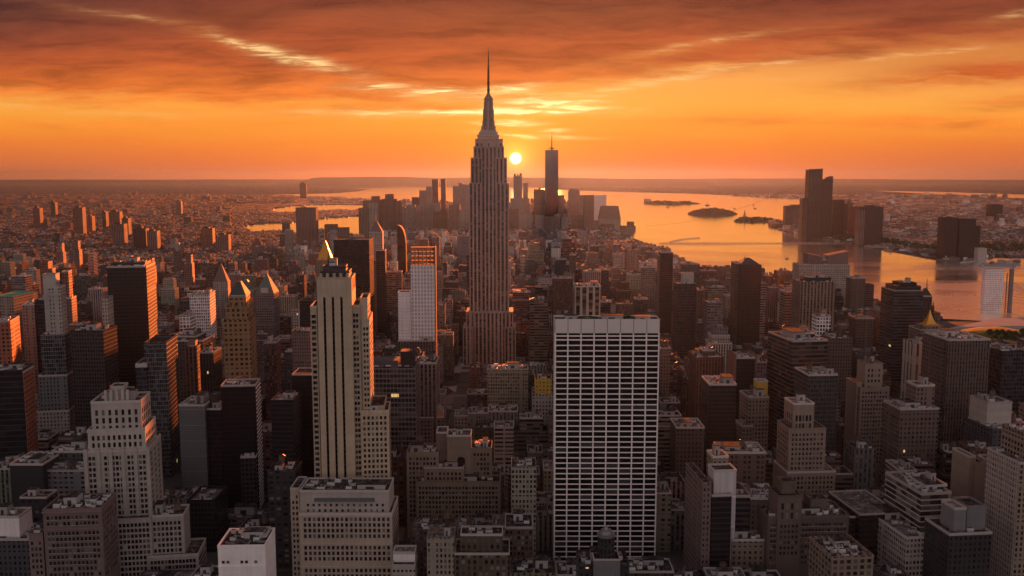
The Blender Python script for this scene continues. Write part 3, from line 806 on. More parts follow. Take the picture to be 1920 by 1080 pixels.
# ------------------------------------------------------------------ the beige tower with three dark slots
def striped_tower():
    h = Hero('beige_tower', 'slender beige setback tower with three tall black slots, left of centre', 'the beige slotted tower', 585, 628, 525, 5, 915, 'skyscraper')
    W_ = F('beige', 'blank', 3, 3.6)
    z0 = h.z(926)
    a0, a1 = h.t(594, 525), h.t(659, 525); zt = h.z(524)
    # central slab, built as four fields with the slots open between them
    cuts = []
    for xs_ in ((606.7, 611.3), (622.7, 627.3), (638.7, 643.3)): cuts.append((h.t(xs_[0], 600), h.t(xs_[1], 600)))
    zs = h.z(557)
    m = MB(); e = [a0] + [c for p in cuts for c in p] + [a1]
    for k in range(0, len(e), 2): m.box(e[k], e[k + 1], 0, 3.0, 0, zs, 0, 0)
    m.box(a0, a1, 0, 3.0, zs + .002, zt, 0, 0, True); m.box(a0, a1, 3.0, 30, 0, zt - .01, 0, -1)
    for k in range(17):
        c = a0 + (a1 - a0) * (k + .5) / 17; m.box(c - .35, c + .35, -.12, .5, zt, zt + 1.4, 0)
    m.build('wall', W_, h.root)
    for (p, q) in cuts:
        b = MB(); b.box(p, q, 1.4, 2.9, 0, zs - 1, 0)
        for k in range(40):
            zz = zs - 3 - k * 3.6
            b.box(p, q, 1.25, 1.39, zz, zz + 1.2, 1, 1, True)
        h.part('window_slot', b, [plain('slot glass', (.004, .004, .004), .7, 0, .2, .6, .1), plain('slot spandrel', (.012, .010, .009), .6)])
    h.block(a0, a1, 4, 30, zt - 8, zt + .2, W_, ROOF, .8)
    h.px[-1] = (583, 692, 505, 915)
    T1 = h.tier(581.5, 594, 577, 28, W_, 1.2); T2 = h.tier(659, 674.5, 575, 30, W_, 1.3)
    T3 = h.tier(674.5, 689, 562, 26, W_, 3); T4 = h.tier(678, 692.5, 602, 34, W_, 2.2)
    T5 = h.tier(676, 729, 772, 24, W_, -1.2, 0, ROOF, 1.0, .5)
    T6 = h.tier(689, 721, 764, 30, W_, 2.6)
    fl = 3.6
    h.windows(T1, 'F', 2, 4.5, fl, 30, 1.45, 2.1, .9, .9)
    h.windows(T2, 'F', 2, 4.5, fl, 30, 1.45, 2.1, .7, .9)
    h.windows(T5, 'F', 6, 3.0, fl, 14, 1.5, 2.1, 1, 1)
    h.windows(T4, 'F', 2, 4.0, fl, 16, 1.2, 1.9, .6, .6)
    h.windows(T3, 'R', 4, 4, fl, 34, 1.5, 2.1); h.windows(T4, 'R', 6, 4, fl, 34, 1.5, 2.1); h.windows(T5, 'R', 5, 4, fl, 16, 1.5, 2.1); h.windows(T6, 'R', 5, 4, fl, 16, 1.5, 2.1)
    # crown: dark set-back attic with terrace posts
    A = h.block(h.t(600, 505, 6), h.t(654, 505, 6), 7, 26, zt - .5, h.z(510, None, 7), F('umber', 'punch', 2.4, 4, .55, .6), ROOF, .6)
    B = h.block(h.t(604, 492, 9), h.t(648, 492, 9), 10, 23, A['z'] - .3, h.z(500, None, 10), F('umber', 'bands', 2.4, 2.6, .55, .5), ROOF, .6, .8)
    h.spire(616, 502, 472, .7, 14, DARKM, 'mast'); h.spire(640, 503, 490, .5, 14, DARKM, 'mast')
    b = MB()
    for k in range(5):
        x_ = h.t(601 + k * 12.5, 520, 3); b.box(x_ - .9, x_ + .9, 4.2, 6, zt + .2, zt + 3.4, 0)
    h.part('terrace_post', b, W_)
    return h.done()
striped_tower()

def setback_base():
    h = Hero('beige_block', 'wide beige block of square windows, stepped below the slotted tower, nearest street', 'the wide beige block', 545, 648, 962, 0, 1090)
    W_ = F('cream', 'blank', 3, 3.6)
    T = h.tier(561, 735, 964, 30, W_, 0, 0, ROOF, .9)
    U_ = h.tier(562, 729, 922, 24, F('stone', 'blank'), 3.0, T['z'] - 2, ROOF, 1.0, .8)
    V_ = h.tier(544, 561, 917, 22, W_, 8, 0, ROOF, .8)
    h.windows(T, 'F', 19, 2.2, 3.55, 4, 1.6, 2.2, 2, 1); h.windows(T, 'F', 19, 20.2, 3.55, 3, 1.6, 2.2, 2, 1)
    h.windows(T, 'F', 19, 34.8, 3.55, 6, 1.6, 2.2, 2, 1); h.windows(T, 'R', 7, 3.0, 3.55, 18, 1.6, 2.2)
    h.windows(U_, 'F', 14, 7.6, 3.5, 2, 1.4, 1.6, 3, 2); h.windows(V_, 'F', 2, 4, 3.55, 20, 1.2, 1.9, .6, .6)
    b = MB()
    for dz in (.0, 18.0, 32.6): b.box(T['a'] - .35, T['b'] + .35, -.5, -.02, T['z'] - dz - 1.2, T['z'] - dz - .4, 0, 0, True)
    h.part('cornice', b, W_)
    # dark sloping roof of the penthouse
    a, c = h.t(590, 940, 4), h.t(703, 940, 4); z = U_['z']
    b = MB(); b.face([(a, 2.0, z - 6.0), (c, 2.0, z - 6.0), (c, 5.2, z + .9), (a, 5.2, z + .9)]); b.face([(a, 2.0, z - 6.0), (a, 5.2, z + .9), (a, 5.2, z - 6)]); b.face([(c, 2.0, z - 6.0), (c, 5.2, z - 6), (c, 5.2, z + .9)])
    h.part('sloping_roof', b, plain('slate roof', (.06, .06, .068), .6))
    return h.done()
setback_base()

# ------------------------------------------------------------------ the pale stone tower at lower left
def stone_tower():
    h = Hero('stone_tower', 'pale stone setback tower with ornate stepped crown, lower left, orange on its right side', 'the pale stone setback tower', 560, 218, 845, 8, 1090, 'skyscraper')
    W_ = F('stone', 'blank', 3, 3.6)
    A = h.tier(160, 277, 846, 30, W_, 0, 0, ROOF, 1.0); fl = 3.55
    B = h.tier(164, 272, 806, 28, W_, 1.2, 0, ROOF, 1.0)
    C_ = h.tier(170, 264, 755, 24, W_, 2.6, 0, ROOF, 1.2, .4, False)
    D_ = h.tier(197, 240, 738, 15, W_, 6, 0, ROOF, 1.0)
    E_ = h.tier(206, 232, 726, 10, W_, 8.4, 0, ROOF, .8)
    h.spire(207, 744, 716, .6, 8, plain('flagpole in painted red light', (.4, .08, .04), .6), 'flagpole'); h.spire(222, 726, 715, .8, 12)  # red of the first pole is sunset light put into its colour
    b = MB()
    for x in (198, 208, 219, 230, 239): t_ = h.t(x, 736, 5.6); b.box(t_ - .8, t_ + .8, 4.8, 6.0, D_['z'] - 14, D_['z'] + 2.4, 0)
    h.part('buttress', b, W_)
    b = MB()
    for k in range(6): t_ = A['a'] + (A['b'] - A['a']) * k / 5; b.box(t_ - 1.1, t_ + 1.1, -1.0, -.02, 0, A['z'] + 2.0, 0)
    for k in range(4): y_ = 29.5 * k / 3; b.box(A['b'] + .02, A['b'] + 1.0, y_ - .2, y_ + 1.6, 0, A['z'] + 2.0, 0)
    h.part('pier', b, W_)
    h.windows(C_, 'F', 7, 4.5, 5.0, 3, 1.6, 3.4, 1.2, 1.2); h.windows(C_, 'R', 5, 4.5, 5.0, 3, 1.6, 3.4, 1, 1)
    h.windows(B, 'F', 10, 3.4, 4.6, 2, 1.5, 2.9); h.windows(B, 'R', 7, 3.4, 4.6, 2, 1.5, 2.9)
    h.windows(A, 'F', 15, 3.0, fl, 24, 1.6, 2.2, 1.2, 1.2, (3, 9)); h.windows(A, 'R', 11, 3.0, fl, 22, 1.6, 2.2, .9, .9)
    G = h.tier(280, 344, 968, 18, W_, -4, 0, ROOF, 1.0, .8); H_ = h.tier(276, 372, 1043, 26, W_, -8, 0, ROOF, 1.0)
    h.windows(H_, 'F', 13, 2.4, fl, 8, 1.6, 2.2); h.windows(G, 'F', 7, 3.4, fl, 6, 1.6, 2.2); h.windows(H_, 'R', 9, 2.4, fl, 8, 1.6, 2.2)
    I_ = h.tier(166, 283, 975, 14, W_, -6.6, 0, ROOF, .8); h.windows(I_, 'F', 15, 2.6, fl, 11, 1.6, 2.2, 1, 1, (4,))
    return h.done()
stone_tower()

def brick_block():
    h = Hero('brick_block', 'brown brick block with flat cluttered roof at the bottom left, before the stone tower', 'the bottom-left brick block', 515, 136, 955, 5, 1090)
    W_ = F('rose', 'blank', 3, 3.6); fl = 3.55
    A = h.tier(80, 190, 957, 26, W_, 0, 0, ROOF, 1.2, 1.2, False); B = h.tier(53, 80, 1003, 22, W_, 2, 0, ROOF, 1.0, .5)
    h.windows(A, 'F', 13, 3.2, fl, 2, 1.4, 2.1); h.windows(A, 'F', 13, 12.6, fl, 9, 1.4, 2.1); h.windows(A, 'R', 8, 3.2, fl, 11, 1.4, 2.1); h.windows(B, 'F', 3, 4, fl, 8, 1.3, 2.0, .7, .7)
    b = MB(); b.box(A['a'] - .5, A['b'] + .5, -.6, -.02, A['z'] - 11.2, A['z'] - 10.4, 0, 0, True); b.box(A['a'] - .5, A['b'] + .5, -.6, -.02, A['z'] - 1.3, A['z'] - .3, 0, 0, True)
    h.part('cornice', b, W_)
    return h.done()
brick_block()

def white_block():
    h = Hero('white_block', 'low blank white block with a strip of five small windows, bottom edge left', 'the blank white block', 470, 452, 1024, 2, 1090)
    W_ = F('white', 'blank', 3, 3.6)
    A = h.tier(408, 497, 1026, 24, W_, 0, 0, ROOF, 1.2, 1.2, False)
    B = h.tier(452, 500, 1003, 10, W_, 13, 0, ROOFL, .8)
    h.windows(A, 'F', 9, 7.4, 4, 1, 1.5, 1.3, 1.5, 1.5, (2, 3, 6, 8))
    b = MB(); b.box(A['a'] - .3, A['b'] + .3, -.35, -.02, A['z'] - 10.6, A['z'] - 10.1, 0, 0, True); h.part('cornice', b, W_)
    return h.done()
white_block()

def beige_cluster():
    h = Hero('arched_block', 'brownish office block of many wings with a blank tower and one big arched window', 'the arched-window block', 640, 860, 890, 0, 985)
    W_ = F('tan', 'blank', 3, 3.6); fl = 3.5
    A = h.tier(780, 938, 905, 24, W_, 0, 0, ROOF, 1.0, 1.4); B = h.tier(762, 822, 850, 22, W_, 6, 0, ROOF, 1.0, 1.0); C_ = h.tier(838, 883, 818, 16, W_, 8, 0, ROOF, 1.0, .3)
    D_ = h.tier(883, 922, 842, 20, W_, 9, 0, ROOF, 1.0, 1.0); E_ = h.tier(818, 838, 812, 16, F('rose', 'blank'), 14, 0, ROOF, .8); G = h.tier(795, 870, 878, 12, W_, 2.6, 0, ROOF, 1.0, .6)
    h.windows(A, 'F', 24, 3.0, fl, 9, 1.5, 2.1); h.windows(B, 'F', 8, 3.0, fl, 14, 1.5, 2.1); h.windows(D_, 'F', 5, 3.0, fl, 6, 1.5, 2.1); h.windows(G, 'F', 9, 3, fl, 2, 1.5, 2.1)
    cx = (C_['a'] + C_['b']) / 2 + 1.5; b = MB(); z0 = C_['z'] - 24
    n = 10; P = [(cx - 2.9, z0), (cx + 2.9, z0)] + [(cx + 2.9 * cos(pi * k / n), z0 + 6 + 2.9 * sin(pi * k / n)) for k in range(n + 1)]
    b.face([(x, 7.9, z) for x, z in P], None, 0)
    for k in range(len(P)): p, q = P[k], P[(k + 1) % len(P)]; b.face([(p[0], 7.9, p[1]), (p[0], 8.1, p[1]), (q[0], 8.1, q[1]), (q[0], 7.9, q[1])], None, 0)
    h.part('arched_window', b, GLASS)
    return h.done()
beige_cluster()

# ------------------------------------------------------------------ the other buildings one can single out
def G(name, label, ref, D, x, y, rot, yb, tiers, **kw):
    h = Hero(name, label, ref, D, x, y, rot, yb, kw.get('cat', 'building'), kw.get('group'))
    for q in tiers:
        q = list(q) + [None] * (8 - len(q))
        x0, x1, yt, dep, mat, dD, cl, ro = q
        T = h.tier(x0, x1, yt, dep, mat, dD or 0, 0, ro, kw.get('par', 1.2), 0 if cl is None else cl, kw.get('tank'))
    return h
def P_(w, bay=3.2, wf=.48, fl=3.7, **k): return F(w, 'piers', bay, fl, wf, .66, **k)
def N_(w, bay=3.0, wf=.5, hf=.55, fl=3.6): return F(w, 'punch', bay, fl, wf, hf)
def B_(w, fl=3.8, hf=.55, **k): return F(w, 'bands', 3, fl, .9, hf, **k)
def C_(w, bay=1.8, fl=3.8, wf=.86, hf=.82, **k): return F(w, 'curtain', bay, fl, wf, hf, **k)
K_ = lambda w: F(w, 'blank', 3, 3.6)

# --- left
h = G('lit_block', 'broad brick block at the far left edge with its right side glowing orange', 'the far-left orange block', 900, 0, 605, 15, 700, [(-60, 19, 605, 36, N_('redbrick', 4.0, .5, .5, 4.0), 0, 1.2), (-60, 19, 622, 30, N_('redbrick', 4.0, .5, .5, 4.0), 36.01, .6)])
h = G('black_tower', 'black glass tower with pale floor lines at left edge, flat tan roof, right side lit', 'the left-edge black tower', 750, 10, 697, 10, 860, [(-40, 42, 697, 27, F('charcoal', 'bands', 3, 4.6, .9, .8), 0, .5, ROOFL), (41.6, 44.5, 699, 25, N_('redbrick', 4.0, .5, .5, 4.0), .5)])  # thin red slab on the right: its colour stands in for orange sunlight
h = G('pale_tower', 'slim pale stone tower stepping down in three stages near the left edge', 'the slim pale stepped tower', 850, 105, 540, 10, 815,
      [(90, 113, 540, 16, N_('stone', 2.6), 4, .5), (76, 122, 630, 26, C_('grey', 2.0), 0, .4), (72, 126, 705, 34, N_('grey'), -4, .3), (66, 130, 772, 46, N_('stone'), -8, .6), (80, 104, 516, 12, K_('stone'), 8)])
h = G('orange_tower', 'small stepped tower lit orange behind the slim pale tower, yellow band on top', 'the small orange stepped tower', 1250, 86, 492, 10, 530, [(74, 90, 492, 15, N_('brick'), 0), (88, 98, 505, 14, N_('tan'), 3)])
h = G('orange_tower', 'narrow brick tower lit orange on its right side, left of the big brown slab', 'the narrow lit brick tower', 1180, 126, 512, 10, 600, [(116, 128, 510, 16, N_('brick'), 0), (110, 134, 560, 22, N_('rose'), -4, .6)])
h = G('slate_tower', 'dark blue-grey tower with a tan left part, behind the slim pale tower', 'the blue-grey tower', 1000, 66, 566, 8, 640, [(41, 64, 572, 22, N_('tan'), 0, .5), (64, 93, 564, 26, C_('slate'), 2, .6)])
h = G('brown_slab', 'massive dark brown ribbed tower with a glowing orange right side, upper left', 'the massive dark brown tower', 950, 238, 501, 10, 720,
      [(200, 274, 501, 46, P_('bronze', 2.4, .6, sp=(.03, .02, .018)), 0, 1.0), (208, 272, 494, 30, K_('umber'), 8, .6)], tank=False)
h = G('charcoal_tower', 'dark speckled tower between the slim pale tower and the massive dark brown one', 'the speckled dark tower', 830, 162, 622, 0, 800, [(132, 193, 622, 30, C_('umber', 2.4, 3.6, .7, .7), 0, 1.0)])
h = G('stone_tower', 'thin grey stone tower hugging the left side of the massive brown tower', 'the thin grey tower', 900, 197, 560, 8, 760, [(190, 202, 560, 18, N_('stone', 2.4), 0), (188, 206, 690, 24, N_('grey', 2.4), -3)])
h = G('glass_tower', 'dark glass tower with thin pale mullions and framed open roof, below the massive brown tower', 'the framed dark glass tower', 780, 292, 648, 7, 880,
      [(270, 312, 648, 40, C_('grey', 1.6, 3.8, .88, .84), 0, None), (254, 275, 688, 26, C_('slate', 1.6), -3, .6)], par=3.0)
h = G('brick_tower', 'slim warm brick tower with three tall window bays, right of the framed glass tower', 'the slim warm brick tower', 860, 357, 650, 7, 755, [(347, 369, 652, 16, P_('brick', 3.4, .5), 0, .8), (350, 366, 642, 10, K_('rose'), 4)])
h = G('brown_tower', 'narrow dark brown tower with ribs beside the slim warm brick tower', 'the narrow ribbed brown tower', 845, 387, 662, 0, 750, [(374, 400, 662, 24, P_('umber', 2.8), 0, .8)])
h = G('grid_block', 'white gridded cube of an office block with orange lit right side, behind the ornate tower', 'the white gridded cube', 1150, 374, 553, 8, 628, [(355, 393, 553, 40, C_('white', 2.6, 3.8, .6, .62), 0, .8, ROOFL)])
h = G('lattice_block', 'low pale framework block left of the white gridded cube', 'the pale framework block', 1100, 345, 592, 0, 632, [(336, 356, 592, 20, C_('white', 4, 4.4, .75, .75), 0, .4)])
h = Hero('ornate_tower', 'golden brown ornate masonry tower with green pyramid roof, right side lit', 'the golden brown ornate tower', 800, 446, 562, 8, 718, 'skyscraper')
T = h.tier(418, 469, 602, 36, N_('gold', 4.2, .5, .55, 4.3), 0); T = h.tier(423, 465, 578, 32, N_('gold', 4.2, .5, .6, 4.3), 2); T = h.tier(429, 461, 556, 27, N_('gold', 4.2, .55, .7), 4.5); h.pyramid(T, 527, COPPER, .4, .22)
b = MB(); q = h.tiers[1]
for k in range(4):
    x_ = q['a'] + (q['b'] - q['a']) * k / 3; b.pyramid(x_ - 1.3, x_ + 1.3, 1.2, 3.8, q['z'], q['z'] + 7, 0)
    b.pyramid(q['b'] - 1.4, q['b'] + 1.2, 2 + 30 * k / 3, 4.6 + 30 * k / 3, q['z'], q['z'] + 7, 0)
h.part('pinnacle', b, K_('gold')); h.spire(445, 530, 512, .6, 18)
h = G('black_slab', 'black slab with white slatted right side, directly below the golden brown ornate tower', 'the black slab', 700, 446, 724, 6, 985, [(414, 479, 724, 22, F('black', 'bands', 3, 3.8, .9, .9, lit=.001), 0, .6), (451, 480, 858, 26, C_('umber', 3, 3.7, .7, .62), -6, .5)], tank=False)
m_ = MB(); q = h.tiers[0]
for k in range(34):
    z_ = q['z'] - 2 - k * 3.2; m_.box(q['b'] + .02, q['b'] + .5, .3, 21.7, z_ - .9, z_, 0, 0, True)
h.part('slat', m_, K_('white'))
h = G('grey_panel_block', 'plain grey panelled block with rust-coloured rooftop gear, left of the black slab', 'the plain grey panelled block', 720, 360, 760, 0, 935, [(335, 384, 761, 30, F('grey', 'punch', 1.5, 1.8, .82, .8, (.11, .11, .118), 0), 0, 1.6), (384, 414, 768, 28, C_('charcoal', 2.2), 4, 1.2), (392, 406, 742, 10, K_('umber'), 12)])
h = G('dark_glass_block', 'small dark glass block with sunken rimmed roof at the foot of the grey panelled block', 'the small rimmed dark block', 620, 375, 942, 0, 1070, [(350, 401, 943, 30, C_('charcoal', 2.4, 3.6, .8, .75), 0, .4)], par=2.2)
h = G('dark_block', 'dark windowless cube of a block left of the pale stone tower', 'the dark windowless block', 640, 48, 872, 0, 935, [(18, 80, 872, 30, K_('charcoal'), 0, 1.2), (76, 160, 884, 26, N_('grey', 4, .6, .4), 6, 1.2, ROOFL), (96, 165, 848, 16, N_('slate'), 24, 1.4)])
h = G('white_cube', 'blank white cube at the left edge above the bottom-left brick block', 'the left-edge white cube', 560, 10, 970, 0, 1012, [(-30, 35, 971, 16, K_('white'), 0, .3, ROOFL), (-60, 60, 1013, 26, N_('slate'), -4, 1.2)])

# --- centre left
h = G('slatted_block', 'dark block with flat pale roof and slatted right side, between black slab and slotted tower', 'the flat-roofed dark block', 650, 528, 752, 0, 870, [(508, 549, 753, 26, B_('charcoal', 3.4, .7), 0, .8, ROOFL), (512, 546, 868, 30, B_('umber', 3.2, .6), -5, .8)])
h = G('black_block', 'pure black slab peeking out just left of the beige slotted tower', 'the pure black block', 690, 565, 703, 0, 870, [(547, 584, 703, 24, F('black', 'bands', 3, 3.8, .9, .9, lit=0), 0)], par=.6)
h = G('rose_block', 'brown gridded slab left of the beige slotted tower, above the pure black block', 'the brown gridded slab', 850, 564, 623, 0, 702, [(547, 582, 623, 22, N_('rose', 2.2, .5, .5, 3.2), 0, .6)])
h = G('dark_block', 'dark square block with thin pale edge behind the brown gridded slab', 'the dark pale-edged block', 1000, 571, 566, 0, 622, [(561, 584, 566, 22, C_('charcoal', 2, 3.6), 2), (559.5, 561, 566, 20, K_('cream'), 2)])
h = Hero('pyramid_block', 'building with pale green glazed pyramid roof, left of the slotted tower, far back', 'the glazed pyramid block', 1300, 495, 560, 0, 610); T = h.tier(478, 514, 552, 30, N_('grey', 3, .6, .6), 0); h.pyramid(T, 512, plain('pale green tile', (.10, .13, .115), .7), .2, .04)
b = MB(); b.box((T['a'] + T['b']) / 2 - 5, (T['a'] + T['b']) / 2 + 5, -.2, 6, T['z'] + 2, T['z'] + 9, 0); h.part('dormer', b, K_('stone'))
h = G('banded_tower', 'wide dark office tower with pale floor bands, right of the beige slotted tower', 'the wide dark banded tower', 720, 735, 690, 0, 845, [(690, 779, 690, 34, B_('grey', 3.9, .68), 0, 1.0)], tank=False)
q = h.tiers[0]; b = MB(); b.box(q['a'] + 1, q['b'] - 14, 3, 20, q['z'], h.z(676, None, 3), 0); h.part('roof_shed', b, F('slate', 'blank')); b = MB(); b.box(h.t(751, 689, 5), h.t(776, 689, 5), 5, 17, q['z'], h.z(659, None, 5), 0); h.part('plant_room', b, plain('black louvre', (.02, .02, .022), .7))
b = MB()
for k in range(14): x_ = q['a'] + (q['b'] - q['a']) * k / 13; b.box(x_ - .15, x_ + .15, -.25, -.02, 0, q['z'], 0)
h.part('mullion', b, METAL)
h = G('brown_tower', 'brown ribbed tower standing right behind the wide dark banded tower', 'the ribbed brown tower', 800, 798, 680, 0, 760, [(779, 818, 682, 30, P_('rose', 3.6, .5), 0, 1.0)])
h = Hero('white_glass_tower', 'white gridded glass tower under construction with bare brown frame on top, orange right edge', 'the unfinished white glass tower', 1000, 792, 497, 2.5, 650, 'skyscraper')
T = h.tier(770, 815, 497, 15, C_('white', 3.4, 4.2, .55, .7, glass=(.35, .33, .34), lit=0), 0, roof=ROOF, par=0)
U_ = h.tier(746, 770, 549, 18, F('white', 'punch', 2, 3.4, .8, .12, (.35, .3, .3), 0), 1.0, par=.8)
q = h.tier(746, 815.5, 640, 24, P_('brown', 3.0, .5), -2.5, par=1.0, cl=.5)
zt = h.z(464); b = MB(); fl = T['z']
for i in range(7):
    x_ = T['a'] + .5 + (T['b'] - T['a'] - 1) * i / 6
    for y_ in (.5, 7.2, 14.3): b.box(x_ - .45, x_ + .45, y_ - .4, y_ + .4, fl, zt, 0)
for z_ in np.linspace(fl + 4.5, zt, 4): b.box(T['a'] + .04, T['b'] - .04, .05, 14.9, z_ - .45, z_, 0, 0, True)
h.part('open_frame', b, plain('bare brown steel', (.20, .085, .05), .8))
b = MB(); b.box(T['b'] + .01, T['b'] + 1.2, .4, 14.7, 0, zt + .6, 0); h.part('lit_edge_strip', b, K_('redbrick'))  # added red strip, painting the orange sunlight on the right face
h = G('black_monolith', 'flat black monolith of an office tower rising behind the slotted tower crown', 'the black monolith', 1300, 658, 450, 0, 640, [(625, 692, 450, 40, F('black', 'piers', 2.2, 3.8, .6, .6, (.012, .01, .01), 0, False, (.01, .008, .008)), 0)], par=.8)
h = Hero('clock_tower', 'slim stone tower with pointed pyramid roof right of the black monolith', 'the pointed stone tower', 1500, 706, 436, 3, 640, 'tower'); T = h.tier(692, 717, 436, 22, N_('stone', 3, .4), 0); h.pyramid(T, 414, plain('roof stone', (.13, .105, .09), .9), .3, .1)
U_ = h.tier(690, 705, 488, 20, N_('rose', 3), -6); V_ = h.tier(705, 722, 470, 24, B_('umber', 3.4, .5), -4); h.spire(704.5, 415, 396, 1.2, 11, GOLD, 'gilded_lantern')
h = Hero('gilded_tower', 'gilded pyramid-roofed tower peeking above the left of the slotted tower', 'the gilded pyramid tower', 1450, 608, 492, 4, 520, 'tower'); T = h.tier(592, 626, 492, 26, N_('tan', 3, .4), 0); U_ = h.tier(596, 622, 488, 20, N_('gold'), 3, par=.6); h.pyramid(U_, 451, GOLD, .5, .06); h.spire(609, 452, 426, 1.1, 13, GOLD, 'gilded_lantern')
b = MB()
for k in range(4): x_ = T['a'] + 1.5 + (T['b'] - T['a'] - 3) * k / 3; b.pyramid(x_ - 1.4, x_ + 1.4, .3, 3.1, T['z'], T['z'] + 9, 0)
h.part('pinnacle', b, K_('gold'))
h = Hero('curved_tower', 'small black tower with sweeping curved top, between pointed tower and needle skyscraper', 'the small curved black tower', 2000, 753, 430, 0, 476)
b = MB(); a0, a1 = h.t(744.5, 440), h.t(760.5, 440); prof = [(0, 422), (.25, 423), (.5, 426), (.75, 433), (.92, 444), (1.0, 458)]
for k in range(5):
    xa, xb = a0 + (a1 - a0) * prof[k][0], a0 + (a1 - a0) * prof[k + 1][0]; za, zb = h.z(prof[k][1]), h.z(prof[k + 1][1])
    b.face([(xa, 0, 0), (xb, 0, 0), (xb, 0, zb), (xa, 0, za)], [(xa, 0), (xb, 0), (xb, zb), (xa, za)]); b.face([(xb, 22, 0), (xa, 22, 0), (xa, 22, za), (xb, 22, zb)]); b.face([(xa, 0, za), (xb, 0, zb), (xb, 22, zb), (xa, 22, za)])
b.face([(a0, 22, 0), (a0, 0, 0), (a0, 0, h.z(422)), (a0, 22, h.z(422))]); b.face([(a1, 0, 0), (a1, 22, 0), (a1, 22, h.z(458)), (a1, 0, h.z(458))]); h.part('wall', b, F('black', 'bands', 3, 4, .9, .6, lit=0)); h.foot.append((a0, a1, 0, 22)); h.px.append((744, 761, 422, 476))
h = G('slab_block', 'lone rectangular slab tower standing by the river water, left middle distance', 'the lone riverside slab', 3300, 572, 391, 0, 452, [(554, 592, 391, 40, P_('rose', 5, .5), 0)], par=3)
h = Hero('pyramid_house', 'small building with stepped pyramid roof over an orange band, below the unfinished tower', 'the orange-banded pyramid house', 800, 810, 780, 4, 850); T = h.tier(788, 832, 783, 26, N_('rose'), 0, par=.6)
b = MB(); b.box(T['a'] + 1, T['b'] - 1, 1, 25, T['z'], T['z'] + 4, 0); h.part('roof_band', b, plain('orange tile band', (.55, .19, .06), .7)); h.pyramid(T, 755, plain('brown roof tile', (.20, .15, .12), .8), -.6, .22, z0=T['z'] + 4)
h = G('cream_block', 'small cream office block with dark ribbon windows, right of the arched-window block', 'the small cream ribbon block', 760, 945, 803, 0, 872, [(926, 963, 803, 20, F('stone', 'punch', 8.6, 3.6, .8, .5), 0, .6, ROOFL)])
h = G('white_shed', 'low white rooftop block at the bottom edge, right of the wide beige block', 'the low white rooftop block', 520, 756, 1036, 0, 1090, [(735, 778, 1062, 14, N_('stone', 2.4, .6, .4), 0), (737, 778, 1038, 10, K_('white'), 6, None, ROOFL)])

# --- centre and centre right
h = G('striped_block', 'short cream-edged block with dark vertical stripes, behind the white grid slab', 'the dark-striped block', 1100, 1102, 538, 0, 592, [(1078, 1126, 538, 34, F('cream', 'piers', 7.6, 3.8, .62, .9, (.012, .012, .014), 0, False, (.02, .018, .018)), 0, .6)])
h = G('dark_tower', 'very thin dark tower rising right of the white slab, before the lower city', 'the very thin dark tower', 1500, 1250, 474, 0, 650, [(1239, 1262, 474, 24, B_('umber', 3.4, .6), 0), (1236, 1246, 480, 20, N_('rose'), 3)])
h = G('dark_tower', 'dark tower with pale grey plant room on its roof, right of the thin dark tower', 'the grey-capped dark tower', 1200, 1288, 532, 0, 672, [(1270, 1306, 534, 30, C_('slate', 2.2), 0, .4), (1281, 1301, 514, 16, K_('stone'), 6)])
h = Hero('pyramid_tower', 'broad dark gabled tower with a thin spire, half way to the right against the river', 'the dark gabled tower', 1300, 1404, 497, 0, 650, 'tower'); T = h.tier(1386, 1428, 498, 34, C_('umber', 2.4, 3.6, .75, .7), 0); U_ = h.tier(1379, 1390, 494, 26, N_('brown'), 4); h.pyramid(T, 483, plain('dark slate', (.05, .05, .05), .6), 0, .16); h.spire(1396, 487, 477, .8, 14)
h = G('brick_tower', 'brown brick tower with corner piers and ragged roof, right of the white slab', 'the brown ribbed brick tower', 900, 1332, 668, 2, 800, [(1306, 1358, 672, 34, P_('brick', 3.0, .42), 0, 1.2), (1318, 1340, 658, 16, N_('brown'), 8, .8)], tank=True)
h = G('stone_block', 'grey stone block with stepped top, behind the brown ribbed brick tower', 'the stepped grey block', 1050, 1352, 635, 0, 680, [(1332, 1373, 645, 28, P_('stone', 3, .45), 0, .6), (1335, 1369, 630, 22, N_('stone'), 3), (1339, 1365, 616, 16, N_('grey'), 6, .5)])
h = G('dark_glass_tower', 'dark glass tower framed by brown brick edges, right of the brown ribbed brick tower', 'the brick-edged glass tower', 850, 1398, 672, 0, 780, [(1381, 1416, 672, 28, C_('charcoal', 2.4), 0, .8), (1376, 1381, 668, 26, K_('brick'), 0), (1416, 1420, 668, 26, K_('brick'), 0)])
h = G('beige_tower', 'slim tan tower tucked against the right edge of the white slab', 'the slim tan tower', 950, 1248, 652, 0, 740, [(1239, 1258, 654, 22, N_('tan', 2.8, .45), 0, .6), (1242, 1254, 642, 14, N_('rose'), 4)])
h = G('bronze_tower', 'dark bronze tower with pale rooftop clutter, below the brown ribbed brick tower', 'the cluttered bronze tower', 760, 1355, 722, 0, 870, [(1330, 1381, 722, 32, C_('bronze', 2.2, 3.6, .7, .6), 0, 1.6)])
h = G('tan_block', 'square tan block with even windows, between white slab and bronze tower', 'the square tan block', 720, 1294, 803, 0, 905, [(1268, 1321, 803, 28, N_('brown', 3, .5, .5), 0, 1.2)])
h = G('brick_sided_block', 'narrow block whose left brick side is dull orange, white plant room on top', 'the block with white plant room', 560, 1352, 908, 5, 1090, [(1335, 1372, 930, 30, B_('charcoal', 3.4, .75), 0), (1318, 1334, 908, 40, N_('rose', 2.4, .5, .5), -1), (1339, 1381, 884, 13, F('white', 'punch', 1.6, 20, .9, .96, (.55, .5, .5), 0), 4), (1337, 1366, 858, 14, N_('tan'), 18, .5)])  # the left wing's brick tone is its own colour
